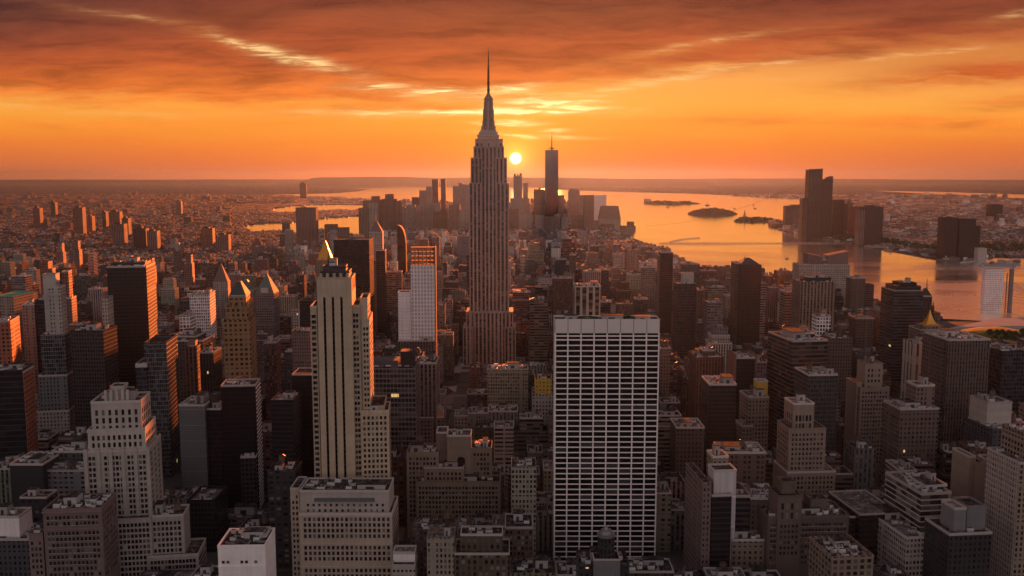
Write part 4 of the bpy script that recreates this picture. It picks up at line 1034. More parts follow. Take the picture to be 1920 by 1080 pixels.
h = G('terraced_block', 'blue-glass and brown stone terraced block right of the white plant room', 'the blue-glass terraced block', 580, 1400, 925, 0, 1090, [(1360, 1408, 932, 26, B_('slate', 3.6, .6), 0, .8), (1408, 1462, 936, 28, N_('brown', 3.4, .5, .5), -2, 1.2), (1352, 1436, 850, 24, N_('brown'), 34, 1.6), (1372, 1470, 1014, 14, N_('tan', 3.4, .5, .5), -16, 1.2)])
h = Hero('beige_tower', 'warm beige art deco tower stepping down on both sides, lower right', 'the warm beige deco tower', 640, 1520, 800, 4, 950, 'tower')
Wt = K_('tan'); fl = 3.5
A = h.tier(1488, 1527, 758, 18, Wt, 6, par=1.0, cl=.5); Bq = h.tier(1480, 1549, 805, 24, Wt, 3, par=1.0); Cq = h.tier(1476, 1567, 886, 28, Wt, 0, par=1.0); Dq = h.tier(1470, 1580, 944, 30, Wt, -3, par=1.0, cl=.4)
h.windows(A, 'F', 5, 8, 6.0, 2, 1.5, 4.4, 1.4, 1.4); h.windows(Bq, 'F', 9, 3, fl, 10, 1.3, 1.9); h.windows(Cq, 'F', 12, 3, fl, 5, 1.3, 1.9); h.windows(Dq, 'F', 14, 3, fl, 8, 1.3, 1.9); h.windows(A, 'L', 4, 8, 6, 2, 1.5, 4.4); h.windows(Bq, 'L', 6, 3, fl, 20, 1.3, 1.9); h.done()
h = Hero('brown_block', 'wide brown masonry block with a taller corner bay and plain penthouses, lower right', 'the corner-bay brown block', 560, 1515, 967, 3, 1090)
Wt = K_('brown'); A = h.tier(1440, 1592, 970, 26, Wt, 0, par=1.0, cl=1.4); Bq = h.tier(1459, 1504, 932, 18, Wt, -1.2, par=1.0); Cq = h.tier(1467, 1492, 905, 10, Wt, 5, par=.8); Dq = h.tier(1520, 1552, 938, 12, Wt, 8, par=.8)
h.windows(A, 'F', 24, 4, fl, 8, 1.35, 1.8); h.windows(Bq, 'F', 4, 4, 6, 2, 1.6, 4.0); h.windows(Bq, 'F', 5, 18, fl, 6, 1.35, 1.8); h.done()
h = G('low_block', 'low block with deep rimmed roof at the bottom edge, right of the corner-bay brown block', 'the low rimmed block', 500, 1597, 1035, 6, 1090, [(1560, 1638, 1048, 30, F('tan', 'punch', 4, 3.6, .5, .6), 0, 1.2)], par=1.8)
h = G('flat_roof_block', 'black block with broad flat tan roof in the street canyon, lower right', 'the tan flat-roofed black block', 580, 1640, 966, 7, 1060, [(1612, 1686, 964, 44, F('black', 'bands', 3, 3.6, .9, .8), 0, None, ROOFL), (1594, 1616, 970, 40, B_('charcoal', 3.4, .7), 5)], par=.8)
h = G('banded_block', 'stepped office block with thin white floor bands on every storey, lower right', 'the white-banded office block', 560, 1752, 922, 8, 1090, [(1728, 1784, 926, 42, F('stone', 'bands', 3, 3.5, .9, .74, (.02, .018, .018)), 0, 1.0, ROOFL), (1738, 1776, 912, 24, B_('umber', 3.4), 8, .6), (1700, 1790, 1008, 58, N_('stone', 2.4, .55, .55), -9, .8, ROOFL)])
h = G('grey_box', 'pair of blank grey panelled boxes on a roof, between banded block and right edge', 'the blank grey boxes', 530, 1818, 955, 6, 1000, [(1790, 1812, 955, 14, K_('grey'), 0), (1814, 1849, 952, 16, K_('grey'), 1), (1780, 1860, 1002, 26, N_('charcoal'), -5, 1.2)])
h = Hero('gridded_block', 'big pale-gridded office block cut off by the right edge, long left side in view', 'the right-edge gridded block', 545, 1925, 870, 6, 1090)
A = h.tier(1912, 2010, 868, 32, F('tan', 'punch', 3.0, 3.5, .56, .62), 0, par=1.0, cl=.8); Bq = h.tier(1925, 2010, 815, 24, F('tan', 'punch', 3.0, 3.5, .6, .6), 5, par=1.0, cl=1.0); b = MB()
for k in range(26): z_ = A['z'] - 2 - k * 3.5; b.box(A['a'] - .4, A['a'] - .02, .2, 31.8, z_ - .8, z_, 0, 0, True)
for k in range(14): y_ = 1 + 29.5 * k / 13; b.box(A['a'] - .45, A['a'] - .03, y_ - .3, y_ + .3, 0, A['z'], 0)
h.part('facade_grid', b, K_('stone'))
h = G('tan_slab', 'pair of narrow tan slabs left of the right-edge gridded block', 'the narrow tan slabs', 600, 1838, 865, 6, 960, [(1818, 1830, 858, 20, K_('tan'), 2), (1832, 1848, 870, 24, K_('tan'), 0)])
h = G('diagonal_banded_tower', 'dark tower with fine pale bands on its long left side, right of the bronze tower', 'the fine-banded dark tower', 820, 1510, 640, 9, 840, [(1487, 1552, 640, 52, F('brown', 'bands', 3, 3.9, .9, .68), 0, 1.6), (1493, 1528, 626, 26, C_('black', 2.0), 20, .6)])
h = G('green_glass_block', 'greenish glass block with pale flat roof in front of the fine-banded dark tower', 'the greenish glass block', 740, 1540, 702, 4, 850, [(1516, 1571, 704, 30, C_('slate', 2.2, 3.7, .84, .78, glass=(.02, .028, .024)), 0, 1.0, ROOFL)])
h = G('brown_tower', 'tan-brown block between fine-banded dark tower and stepped beige tower', 'the tan-brown block', 950, 1578, 634, 0, 750, [(1556, 1599, 636, 26, N_('brown', 2.8), 0, .8)])
h = Hero('banded_tower', 'dark banded tower with rounded top standing against the river, right', 'the round-topped dark tower', 1050, 1703, 545, 0, 675, 'skyscraper'); T = h.tier(1676, 1731, 545, 36, B_('slate', 3.6, .6), 0, par=.5); h.tier(1680, 1727, 537, 30, B_('slate', 2.4, .6), 3, par=.5); h.tier(1688, 1719, 531, 22, B_('charcoal', 2.4, .6), 7, par=.8, cl=.6)
h = Hero('spire_tower', 'dark tower with ornate crowded spire, right behind the round-topped dark tower', 'the ornate dark spire', 1150, 1740, 575, 0, 660, 'tower'); h.tier(1729, 1752, 577, 22, N_('umber'), 0); T = h.tier(1732, 1748, 556, 16, N_('umber'), 3); h.pyramid(T, 540, DARKM, 0, .2); h.spire(1737.5, 546, 521, 1.0, 10)
b = MB(); q = h.tiers[0]
for k in range(4): x_ = q['a'] + 1 + (q['b'] - q['a'] - 2) * k / 3; b.pyramid(x_ - 1, x_ + 1, .4, 2.4, q['z'], q['z'] + 9, 0)
h.part('pinnacle', b, DARKM)
h = Hero('gilded_spire_block', 'tan tower with concave gilded spire roof at right, left of the green mound', 'the gilded spire block', 1000, 1750, 617, 0, 690, 'tower'); h.tier(1726, 1774, 619, 30, N_('rose', 2.8), 0, par=.8); T = h.tier(1733, 1767, 611, 20, N_('tan'), 4, par=.4)
b = MB(); x0, y0 = (T['a'] + T['b']) / 2, (T['y0'] + T['y1']) / 2; zs = [T['z'], h.z(606, None, 14), h.z(598, None, 14), h.z(590, None, 14), h.z(580, None, 14)]; rs = [9.0, 5.4, 3.0, 1.5, .1]
for k in range(4): b.prism([(x0 - rs[k], y0 - rs[k]), (x0 + rs[k], y0 - rs[k]), (x0 + rs[k], y0 + rs[k]), (x0 - rs[k], y0 + rs[k])], zs[k], zs[k + 1], 0, 0, rs[k + 1] / rs[k], (x0, y0), False)
h.part('spire_roof', b, GOLD)
h = G('brown_tower', 'broad dark brown ribbed tower, biggest one near the right edge', 'the broad dark brown tower', 780, 1815, 638, 4, 840, [(1779, 1857, 638, 40, P_('brown', 2.6, .5, sp=(.05, .035, .03)), 0, 1.0), (1768, 1780, 646, 34, N_('brown'), 4)])
h = G('stone_slab', 'grey-tan slab with tall arched window strips, left of the broad dark brown tower', 'the grey-tan slab', 850, 1733, 644, 2, 730, [(1715, 1753, 646, 24, F('stone', 'piers', 6.5, 30, .36, .75, (.03, .03, .03), 0, False, (.24, .21, .19)), 0, .6)])
h = Hero('beige_tower', 'beige setback tower with blocky head, left of the grey-tan slab', 'the blocky-headed beige tower', 760, 1640, 700, 4, 830, 'tower'); Wt = K_('tan')
A = h.tier(1623, 1656, 683, 16, Wt, 5, par=1.0, cl=.6); Bq = h.tier(1613, 1668, 728, 26, Wt, 0, par=1.0, cl=.3); Cq = h.tier(1606, 1616, 720, 20, Wt, 4)
h.windows(Bq, 'F', 9, 3, 3.5, 18, 1.3, 1.9); h.windows(A, 'F', 4, 4, 4.5, 3, 1.4, 2.4); h.windows(Bq, 'L', 8, 3, 3.5, 18, 1.3, 1.9); h.done()
h = G('tan_block', 'tan brick block with stepped penthouse under the grey-tan slab', 'the stepped tan block', 700, 1725, 760, 4, 850, [(1688, 1761, 768, 28, N_('brown', 3.2), 0, 1.4), (1719, 1753, 724, 16, N_('rose', 3, .5, .6), 7, .6)])
h = G('rib_tower', 'tall tan ribbed slab with dark planted crown, against the river at right', 'the tan ribbed slab', 1150, 1533, 528, 0, 625, [(1501, 1566, 530, 34, P_('tan', 4.2, .5), 0, 1.4), (1510, 1558, 522, 22, K_('charcoal'), 5, 1.0)])
h = Hero('slant_roof_block', 'pale block with two slanted roof canopies facing the river', 'the slant-roofed pale block', 1600, 1545, 500, 0, 528); T = h.tier(1499, 1594, 497, 40, N_('stone', 3.2), 0, cl=1.4); h.tier(1516, 1580, 488, 26, N_('rose'), 6, cl=.8)
for (xa, ya, xb, yb_) in ((1515, 475, 1542, 481), (1552, 479, 1591, 471)):
    b = MB(); a0, a1 = h.t(xa, 480, 4), h.t(xb, 480, 4); za, zb = h.z(ya, None, 4), h.z(yb_, None, 4); zl = h.z(497)
    b.face([(a0, 4, zl), (a1, 4, zl), (a1, 4, zb), (a0, 4, za)]); b.face([(a0, 4, za), (a1, 4, zb), (a1, 30, zb), (a0, 30, za)]); b.face([(a1, 4, zl), (a1, 30, zl), (a1, 30, zb), (a1, 4, zb)]); b.face([(a0, 30, zl), (a0, 4, zl), (a0, 4, za), (a0, 30, za)]); b.face([(a1, 30, zl), (a0, 30, zl), (a0, 30, za), (a1, 30, zb)])
    h.part('slanted_canopy', b, K_('rose'))
h = G('brown_block', 'blocky brown tower right of the slant-roofed pale block', 'the riverside brown block', 1500, 1612, 520, 0, 580, [(1597, 1623, 522, 24, N_('brown'), 0, .6), (1623, 1639, 535, 22, B_('slate'), 2)])
h = G('lattice_block', 'narrow block with open white lattice front before the tan ribbed slab', 'the white lattice block', 1000, 1545, 592, 0, 645, [(1532, 1558, 594, 18, C_('white', 3.2, 4.0, .72, .7), 0, .6)])
h = G('bright_roof_block', 'brown block with bright flat roof left of the round-topped dark tower', 'the bright-roofed brown block', 1200, 1660, 585, 0, 660, [(1652, 1676, 587, 40, N_('tan'), 0, .3, ROOFL), (1606, 1640, 598, 26, N_('brown'), 4, .8)])  # flat roof in the pale membrane material
h = G('stone_slab', 'plain stone slab left of the tan ribbed slab', 'the plain stone slab', 1200, 1486, 547, 0, 640, [(1472, 1501, 548, 22, B_('tan', 3.6, .4), 0, .5)])
h = G('dark_block', 'dark low office block cut by the right edge below the green mound', 'the right-edge dark block', 820, 1910, 658, 6, 730, [(1880, 1960, 660, 44, C_('slate', 2.6), 0, 1.0)])
h = G('white_roof_block', 'pale low building with bright flat roofs under the right-edge dark block', 'the bright-roofed low building', 730, 1885, 752, 6, 830, [(1852, 1898, 756, 24, K_('stone'), 0, .5, ROOFL), (1862, 1960, 806, 40, N_('slate', 4), -14, 1.0, ROOFL)])

h = G('yellow_block', 'small ochre yellow block with pale roof line, just left of the white slab top', 'the ochre yellow block', 860, 1018, 712, 0, 775, [(1003, 1035, 712, 20, N_('yellow', 3.4, .3, .4), 0, .6), (998, 1040, 742, 26, N_('stone', 3), -4, .8)])
h = G('green_roof_block', 'low block with flat teal green roof at the left edge, far above the orange block', 'the teal-roofed block', 1150, 8, 556, 0, 600, [(-20, 25, 557, 60, N_('tan', 3), 0, None, TEAL)], par=.4)
h = G('pale_roof_block', 'low dark block with bright flat roof panel, behind the framed dark glass tower', 'the bright-topped low block', 900, 342, 628, 0, 660, [(322, 368, 632, 30, N_('umber'), 0, .4, ROOFL), (300, 380, 640, 40, N_('brown'), -6, 1.0)])
h = G('cream_block', 'narrow cream block with yellow rooftop plant, left of the fine-banded dark tower', 'the yellow-topped cream block', 800, 1424, 742, 4, 850, [(1404, 1442, 746, 26, N_('tan', 3), 0, .8), (1420, 1440, 716, 10, K_('yellow'), 8), (1392, 1412, 800, 20, N_('tan', 3), -3, .6)])

# --- round-topped tower at the bottom edge
h = Hero('round_top_tower', 'dark tower with a round drum on top, bottom edge in front of the white slab', 'the round-topped bottom tower', 470, 1145, 1050, 0, 1090, 'tower')
T = h.tier(1085, 1180, 1062, 20, N_('charcoal', 3), 4, cl=1.6, par=1.0); U_ = h.tier(1113, 1163, 1050, 12, K_('grey'), 2, par=.5)
b = MB(); cx = (U_['a'] + U_['b']) / 2; b.cyl(cx, 8, 4.6, U_['z'], h.z(1004, None, 8), 20, 0, 0); h.part('drum', b, F('charcoal', 'punch', 2.2, 3, .6, .7))
b = MB(); b.cyl(cx, 8, 4.9, h.z(1004, None, 8), h.z(1000, None, 8), 20, 0, 0); b.cyl(cx, 8, 3.4, h.z(1000, None, 8), h.z(993, None, 8), 16, 0, 0, .85); b.cyl(cx, 8, 1.4, h.z(993, None, 8), h.z(986, None, 8), 10, 0, 0, .5); h.part('cap', b, METAL)
h.spire(1144, 990, 978, .3, 8, DARKM, 'antenna')

# --- the far downtown cluster
def DT(label, ref, D, tiers, rot=0, cat='skyscraper', yb=430, name='downtown_tower'):
    return G(name, label, ref, D, (tiers[0][0] + tiers[0][1]) / 2, tiers[0][2], rot, yb, tiers, cat=cat, par=None, group='towers of the far downtown cluster')
R_, BR, UM = P_('stone', 6, .45), P_('tan', 6, .45), P_('rose', 6, .5)  # lighter walls here paint extra distance haze onto the downtown towers
h = Hero('glass_spire_tower', 'tallest far downtown tower, tapering glass facets with a mast, right of the sun', 'the tapering glass tower', 5600, 1035, 300, 0, 420, 'skyscraper')
a = (h.t(1047.4, 300) - h.t(1022.6, 300)) / 2; zb, zt = 55, h.z(281); y_ = a; gm = plain('faceted tower glass', (.16, .135, .13), .18, .8, .1, .02)
b = MB(); b.box(-a, a, 0, 2 * a, 0, zb, 0); base = [(-a, 0), (a, 0), (a, 2 * a), (-a, 2 * a)]; tp = [(0, 0), (a, a), (0, 2 * a), (-a, a)]
for k in range(4):
    b.face([(*base[k], zb), (*base[(k + 1) % 4], zb), (*tp[k], zt)]); b.face([(*base[(k + 1) % 4], zb), (*tp[(k + 1) % 4], zt), (*tp[k], zt)])
b.face([(*p, zt) for p in tp]); h.part('wall', b, gm)
b = MB(); b.cyl(0, a, a * .55, h.z(278.2), h.z(277.2), 16, 0, 0); b.cyl(0, a, 5, zt, h.z(276), 8, 0, 0); h.part('antenna_ring', b, DARKM); b = MB(); b.cyl(0, a, 3.6, h.z(276.5), h.z(247), 8, 0, 0, .2); h.part('mast', b, DARKM)
h.foot.append((-a, a, 0, 2 * a)); h.px.append((1022, 1048, 280, 420))
DT('far tower with ragged crown directly below the sun', 'the ragged tower under the sun', 5000, [(963, 979, 330, 40, R_), (963.5, 967, 325.5, 10, UM, 2), (969, 972, 326.5, 10, UM, 2), (974, 978.5, 325, 10, UM, 2), (957, 984, 372, 50, R_, -8)])
DT('slim far tower with open top just right of the ragged one under the sun', 'the slim open-topped tower', 5300, [(981, 990, 343, 30, R_), (976, 993, 372, 40, R_, -8)])
DT('flat-topped far tower left of the tapering glass tower', 'the flat far tower', 5200, [(1001, 1022, 355, 50, BR), (1010, 1014, 352, 20, BR, 10)])
DT('far block tucked against the right side of the tapering glass tower', 'the tucked far block', 5500, [(1047, 1058, 366, 40, R_), (1044, 1064, 400, 40, R_, -12)])
DT('far tower with chamfered head, first to the right of the glass tower', 'the chamfered far tower', 5400, [(1066, 1087, 358, 50, R_), (1068, 1084, 354, 30, R_, 8)])
DT('dark flat far slab left of the hazy translucent one', 'the dark far slab', 5300, [(1087, 1094, 366, 40, R_), (1095, 1114, 366, 50, BR)])
DT('pale hazy slab, rightmost tall one of the downtown cluster', 'the pale hazy slab', 5500, [(1113, 1137, 366, 50, F('white', 'bands', 5, 5, .9, .5, (.4, .35, .33), 0))])
h = Hero('downtown_tower', 'broad far block with mansard shoulders at the river edge, right end of downtown', 'the broad shouldered block', 4700, 1144, 390, 0, 450, 'skyscraper', 'towers of the far downtown cluster')
T = h.tier(1123, 1164, 410, 60, R_, 0, par=None); b = MB(); b.pyramid(T['a'], T['b'], 0, 60, T['z'], h.z(386), 0, .78); h.part('mansard_roof', b, BR); h.tier(1128, 1152, 420, 30, P_('tan', 6), -32, par=None); h.tier(1160, 1170, 424, 60, BR, 4, par=None)
DT('jagged brown far block stepping down to the river at the tip', 'the jagged far block', 4500, [(1165, 1192, 424, 60, UM), (1177, 1189, 416, 40, UM, 10), (1191, 1204, 437, 50, BR, 4)])
DT('left one of two thin twin towers in the far cluster', 'the left thin twin', 4900, [(810, 821.5, 336, 36, UM), (805, 826, 380, 50, R_, -10)])
DT('right one of two thin twin towers in the far cluster', 'the right thin twin', 4900, [(826.5, 835.5, 335, 34, UM)])
DT('stepped far tower left of the thin twin towers', 'the stepped far tower', 5100, [(799, 810, 350, 40, R_), (786, 800, 357, 40, R_, 4), (784, 806, 384, 50, R_, -10)])
DT('dark square far tower, leftmost tall one before the bay water', 'the dark square far tower', 4800, [(772, 785, 370, 40, UM), (766, 786, 388, 50, R_, -8)])
DT('broad hazy far block half hidden by the needle-topped skyscraper', 'the broad hazy block', 5200, [(849, 868, 349, 60, R_), (866, 884, 346, 60, R_, 6), (860, 867, 343, 30, R_, 10)])
DT('far block with pale cap left of the bay towers', 'the pale-capped far block', 4300, [(696, 712, 368, 50, UM), (680, 698, 376, 50, BR, 6), (712, 717, 374, 30, UM, 4)])
DT('round-shouldered dark far block beside the pale-capped one', 'the round-shouldered far block', 4200, [(722, 738, 364, 50, UM), (716, 744, 373, 60, UM, 6), (738, 751, 377, 50, UM, 8)])
DT('square brown block at the left foot of downtown by the river', 'the square brown far block', 3900, [(672, 690, 390, 50, BR), (690, 706, 381, 50, R_, 8)])
DT('low flat pair of dark slabs by the river, right of the lone riverside slab', 'the low riverside pair', 3600, [(608, 630, 421, 40, UM), (630, 652, 427, 40, BR, 4)], cat='building')
DT('tan far tower in the middle of the downtown foreground', 'the tan far tower', 4300, [(752, 768, 391, 40, R_), (764, 778, 384, 40, R_, 10)])
DT('wide brown far block below the thin twins', 'the wide far block', 4400, [(782, 812, 386, 60, R_), (812, 838, 398, 50, BR, -6)])
DT('brown far slab left of the needle skyscraper shoulder', 'the brown far slab', 4300, [(842, 862, 384, 50, BR), (862, 880, 394, 50, R_, -6)])
DT('squat far block at the left foot of the ragged tower', 'the squat far block', 4500, [(955, 972, 392, 50, BR), (974, 998, 398, 50, R_, -6)])
DT('pair of brown blocks in front of the tapering glass tower', 'the brown pair', 4500, [(1004, 1020, 404, 40, R_), (1020, 1048, 406, 50, P_('tan', 6), -6)])
DT('dark block in front of the chamfered far tower', 'the dark front block', 4500, [(1072, 1094, 404, 50, UM), (1050, 1066, 408, 50, R_, 6)])
DT('brown block in front of the pale hazy slab', 'the brown front block', 4500, [(1096, 1122, 414, 50, BR), (1040, 1052, 402, 50, R_, 6)])

# --- across the river on the right
R_, BR, UM = P_('rose', 6, .5), P_('brown', 6, .5), P_('umber', 6, .5)
def NJ(label, ref, D, tiers, rot=0, yb=470, name='riverside_tower'): return G(name, label, ref, D, (tiers[0][0] + tiers[0][1]) / 2, tiers[0][2], rot, yb, tiers, cat='tower', par=None)
h = NJ('tallest tower across the river, two joined slabs with slanted tops', 'the twin slab tower', 3900, [(1517, 1543, 318, 46, UM), (1543.5, 1562, 337, 44, UM, 4), (1505, 1518, 372, 40, BR, 6)], 0, 440, 'twin_slab_tower')
q = h.tiers[1]; b = MB(); b.prism([(q['a'], 5), (q['b'], 5), (q['b'], 47), (q['a'], 47)], q['z'], q['z'] + 1, 0); b.face([(q['a'], 5, q['z']), (q['b'], 5, q['z']), (q['b'], 5, h.z(330)), (q['a'] + 14, 5, h.z(333))]); b.face([(q['a'] + 14, 5, h.z(333)), (q['b'], 5, h.z(330)), (q['b'], 46, h.z(330)), (q['a'] + 14, 46, h.z(333))]); b.face([(q['b'], 5, q['z']), (q['b'], 46, q['z']), (q['b'], 46, h.z(330)), (q['b'], 5, h.z(330))]); h.part('slanted_roof', b, DARKM)
q = h.tiers[0]; b = MB(); b.face([(q['a'], 0, q['z']), (q['b'], 0, q['z']), (q['b'], 0, h.z(316)), (q['a'], 0, h.z(317.4))]); b.face([(q['a'], 0, h.z(317.4)), (q['b'], 0, h.z(316)), (q['b'], 46, h.z(316)), (q['a'], 46, h.z(317.4))]); b.face([(q['b'], 0, q['z']), (q['b'], 46, q['z']), (q['b'], 46, h.z(316)), (q['b'], 0, h.z(316))]); h.part('slanted_roof', b, DARKM)
NJ('low flat riverside block left of the twin slab tower, at the waterline', 'the flat waterline block', 4700, [(1473, 1488, 386, 40, BR), (1486, 1507, 384, 50, R_, 8)], 0, 414)
NJ('dark tower close behind the right side of the twin slab tower', 'the dark riverside tower', 4000, [(1562, 1584, 375, 44, UM), (1582, 1590, 382, 40, BR, 8)], 0, 434)
NJ('slim hazy tower between the dark and the red-lit riverside towers', 'the slim hazy riverside tower', 4300, [(1592, 1600, 379, 30, R_), (1586, 1604, 396, 40, R_, -8)], 0, 430)
NJ('slim tower with red glowing face across the river', 'the red-lit riverside tower', 3900, [(1603, 1614, 388, 44, P_('redbrick', 5))], 14, 424)  # red light on this tower is put into its wall colour
NJ('block of a dark tower with a pale left corner right of the red-lit one', 'the pale-cornered riverside tower', 3500, [(1618, 1657, 388, 50, UM), (1612, 1622, 394, 40, R_, -4), (1626, 1642, 385, 30, UM, 10)], 0, 455)
NJ('left half of the near-black pair of towers across the river', 'the left black riverside tower', 2950, [(1771, 1797, 408, 44, F('charcoal', 'piers', 5, 4, .5, .6, lit=0))], 0, 478)
NJ('right half of the near-black pair of towers across the river, stepped', 'the right black riverside tower', 2960, [(1800, 1831, 411, 44, F('charcoal', 'piers', 5, 4, .5, .6, lit=0)), (1829, 1839, 424, 40, F('charcoal', 'piers', 5, 4, .5, .6, lit=0), 6)], 0, 478)
NJ('dark far block on the right near the horizon, behind the black pair', 'the far dark block', 5200, [(1858, 1881, 384, 50, UM)], 0, 400)
NJ('small blank pale cube on the pier at the far bank', 'the pale pier cube', 2850, [(1834, 1851, 465, 22, K_('stone'))], 0, 486, 'pier_building')
for (x0, x1, yt, D, lb, nm) in ((136, 154, 389, 4000, 'tapering dark tower, tallest of the far left district', 'the tapering far-left tower'), (94, 103, 379, 6000, 'small dark tower near the horizon, leftmost of the far left district', 'the leftmost far tower'), (61, 74, 390, 4600, 'short dark tower left of the tapering one, far left', 'the short far-left tower'),
        (163, 172, 405, 4200, 'reddish thin tower right of the tapering tower, far left', 'the reddish thin tower'), (191, 198, 397, 4600, 'bright thin tower in the far left district', 'the bright thin tower'), (204, 224, 397, 4100, 'wide dark tower in the middle of the far left district', 'the wide far-left tower'),
        (228, 240, 409, 3900, 'round-topped dark block right of the wide far left tower', 'the round far-left block'), (209, 232, 420, 3500, 'broad low brown block before the wide far left tower', 'the broad far-left block'), (249, 273, 428, 3300, 'left one of two joined brown slabs, far left district', 'the left joined slab'), (275, 294, 433, 3250, 'right one of two joined brown slabs, far left district', 'the right joined slab'),
        (376, 398, 428, 3400, 'brown block with lit edge, right part of the far left district', 'the lit-edge far block'), (404, 428, 440, 3200, 'low brown block right of the lit-edge far block', 'the low far block'), (330, 339, 377, 6200, 'tiny grey tower close to the horizon, left', 'the tiny horizon tower'), (562, 574, 344, 11000, 'pale stepped block on the horizon left of the hills', 'the stepped horizon block')):
    G('far_tower', lb, nm, D, (x0 + x1) / 2, yt, 5 if x0 < 450 else 0, yt + 45, [(x0, x1, yt, 40, random.Random(x0).choice((R_, BR, UM, N_('brick', 5)))), (x0 + (x1 - x0) * .2, x0 + (x1 - x0) * .7, yt - 2.5, 20, UM, 8)], cat='tower', par=None)
# thin lit towers in the left middle distance
for (x0, x1, yt, D, lb, nm) in ((348, 358, 478, 1700, 'thin stone tower with orange edge, behind the white gridded cube', 'the thin orange-edged tower'), (278, 285, 484, 1500, 'short chimney-like tower behind the massive brown tower, lit', 'the chimney-like tower'), (134, 146, 452, 2100, 'small lit brick tower with bright orange right face, far left middle', 'the small lit tower'), (80, 92, 490, 1700, 'pale brick tower with orange top, upper left, above the slim pale tower', 'the orange-topped tower'),
        (236, 246, 480, 1900, 'reddish small tower just above the massive brown tower roof', 'the small reddish tower'), (108, 116, 456, 2300, 'tiny orange-sided tower, upper left, far left of the massive brown tower', 'the tiny orange-sided tower'), (328, 335, 455, 2200, 'tiny glowing tower above the thin stone tower with orange edge', 'the tiny glowing tower')):
    G('thin_tower', lb, nm, D, (x0 + x1) / 2, yt, 9, yt + 40, [(x0, x1, yt, 18, N_(random.Random(x0).choice(('tan', 'rose', 'stone')), 3)), (x0 - 3, x1 + 2, yt + 16, 24, N_('rose'), -4)], cat='tower', par=None)
h = Hero('stepped_pyramid_tower', 'narrow tower with tall stone pyramid cap, right of the thin orange-edged tower', 'the stone pyramid cap', 1500, 412, 528, 7, 550, 'tower'); T = h.tier(399, 427, 530, 24, N_('stone', 3), 0); h.pyramid(T, 494, plain('roof stone', (.13, .105, .09), .9), 0, .05)
h = Hero('pyramid_block', 'dark green roofed block with pointed gable right of the stone pyramid cap', 'the green gabled block', 1400, 458, 545, 6, 560); T = h.tier(440, 476, 545, 30, N_('grey'), 6); h.pyramid(T, 524, plain('dark green tile', (.07, .10, .085), .6), .3, .15)

# ------------------------------------------------------------------ waterside things at the right
h = Hero('glass_pylon_tower', 'pale translucent-looking glass slab by the water at the right edge, lattice front', 'the pale waterside glass slab', 1750, 1866, 507, 0, 596, 'tower')
T = h.tier(1848.5, 1883, 505, 14, F('white', 'curtain', 3.0, 4.0, .55, .6, (.30, .28, .28), lit=0), 0, par=.8)
h = Hero('slim_mast_tower', 'slim square shaft with pointed mast and cables, just right of the pale glass slab', 'the slim mast tower', 1760, 1899, 503, 0, 590, 'tower')
T = h.tier(1896, 1902, 504, 6, K_('grey'), 0, par=.5); h.spire(1899, 505, 494, 1.0, 3)
T2 = h.tier(1888.5, 1890, 512, 1.6, K_('grey'), 0, par=None)
b = MB(); top = (0, 2.5, h.z(520))
for k in range(7):
    b.tube((0, 3, T['z'] - 24 - k * 7), (90, 60 - k * 6, 16), .22, 5); b.tube((0, 3, T['z'] - 30 - k * 6), (-75 + k * 4, -30, 8), .2, 5)
h.part('stay_cable', b, DARKM)

# cables hung from the twin slab tower
tw = [q for q in HEROES if q.ref == 'the twin slab tower'][0]
def cable(label, a, c, sag, r, D0, D1):
    u0, v0 = UV(*a); u1, v1 = UV(*c)
    p = np.array((u0 * D0, D0, CAMZ + v0 * D0)); q = np.array((u1 * D1, D1, max(2.0, CAMZ + v1 * D1)))
    b = MB(); last = p; n = 18
    for k in range(1, n + 1):
        f = k / n; w = p * (1 - f) + q * f; w[2] -= sag * 4 * f * (1 - f); w[2] = max(w[2], 1.5)
        b.tube(last, w, r, 5); last = w
    tag(b.build('cable', plain('cable steel', (.10, .07, .06), .7)), label, 'cable', 'long sagging cables over the river')
cable('long thin cable sagging left from the twin slab tower across the bay', (1516, 338), (1210, 423), 45, .5, 3900, 4800)
cable('thin cable sagging right from the twin slab tower over the far bank', (1564, 338), (1690, 388), 40, .45, 3910, 4200)
cable('lower thin cable dropping right from the twin slab tower, under the first', (1564, 352), (1650, 396), 25, .4, 3905, 4000)
# low boom line across the river
x0, D0 = ground(1236, 456.6); x1, D1 = ground(1605, 457.4)
bo = empty('low_bridge', ((x0 + x1) / 2, (D0 + D1) / 2, 0)); tag(bo, 'thin straight low bridge line running across the river below the islands', 'bridge')
b = MB(); L = (x1 - x0) / 2; b.box(-L, L, -3, 3, 2.2, 4.2, 0, 0, True); b.build('deck', CONC, bo)
pm = MB(); pm.box(-1, 1, -2.4, 2.4, -1, 2.19, 0, 0); pm = pm.mesh('pier', [CONC])
for k in range(24): link('pier', pm, bo, (-L + 2 * L * (k + .5) / 24, 0, 0))
ax, aD = ground(1255, 455); bx_, bD = ground(1312, 447)
b = MB(); P0 = np.array((ax, aD, 3.0)); P1 = np.array((bx_, bD, 3.0))
for k in range(10):
    f0, f1 = k / 10, (k + 1) / 10
    A_ = P0 * (1 - f0) + P1 * f0 + np.array((0, 160 * f0 * (1 - f0), 0)); B__ = P0 * (1 - f1) + P1 * f1 + np.array((0, 160 * f1 * (1 - f1), 0)); b.tube(A_, B__, 1.6, 6)
tag(b.build('breakwater', CONC), 'thin curved breakwater reaching into the river near the downtown tip', 'breakwater')

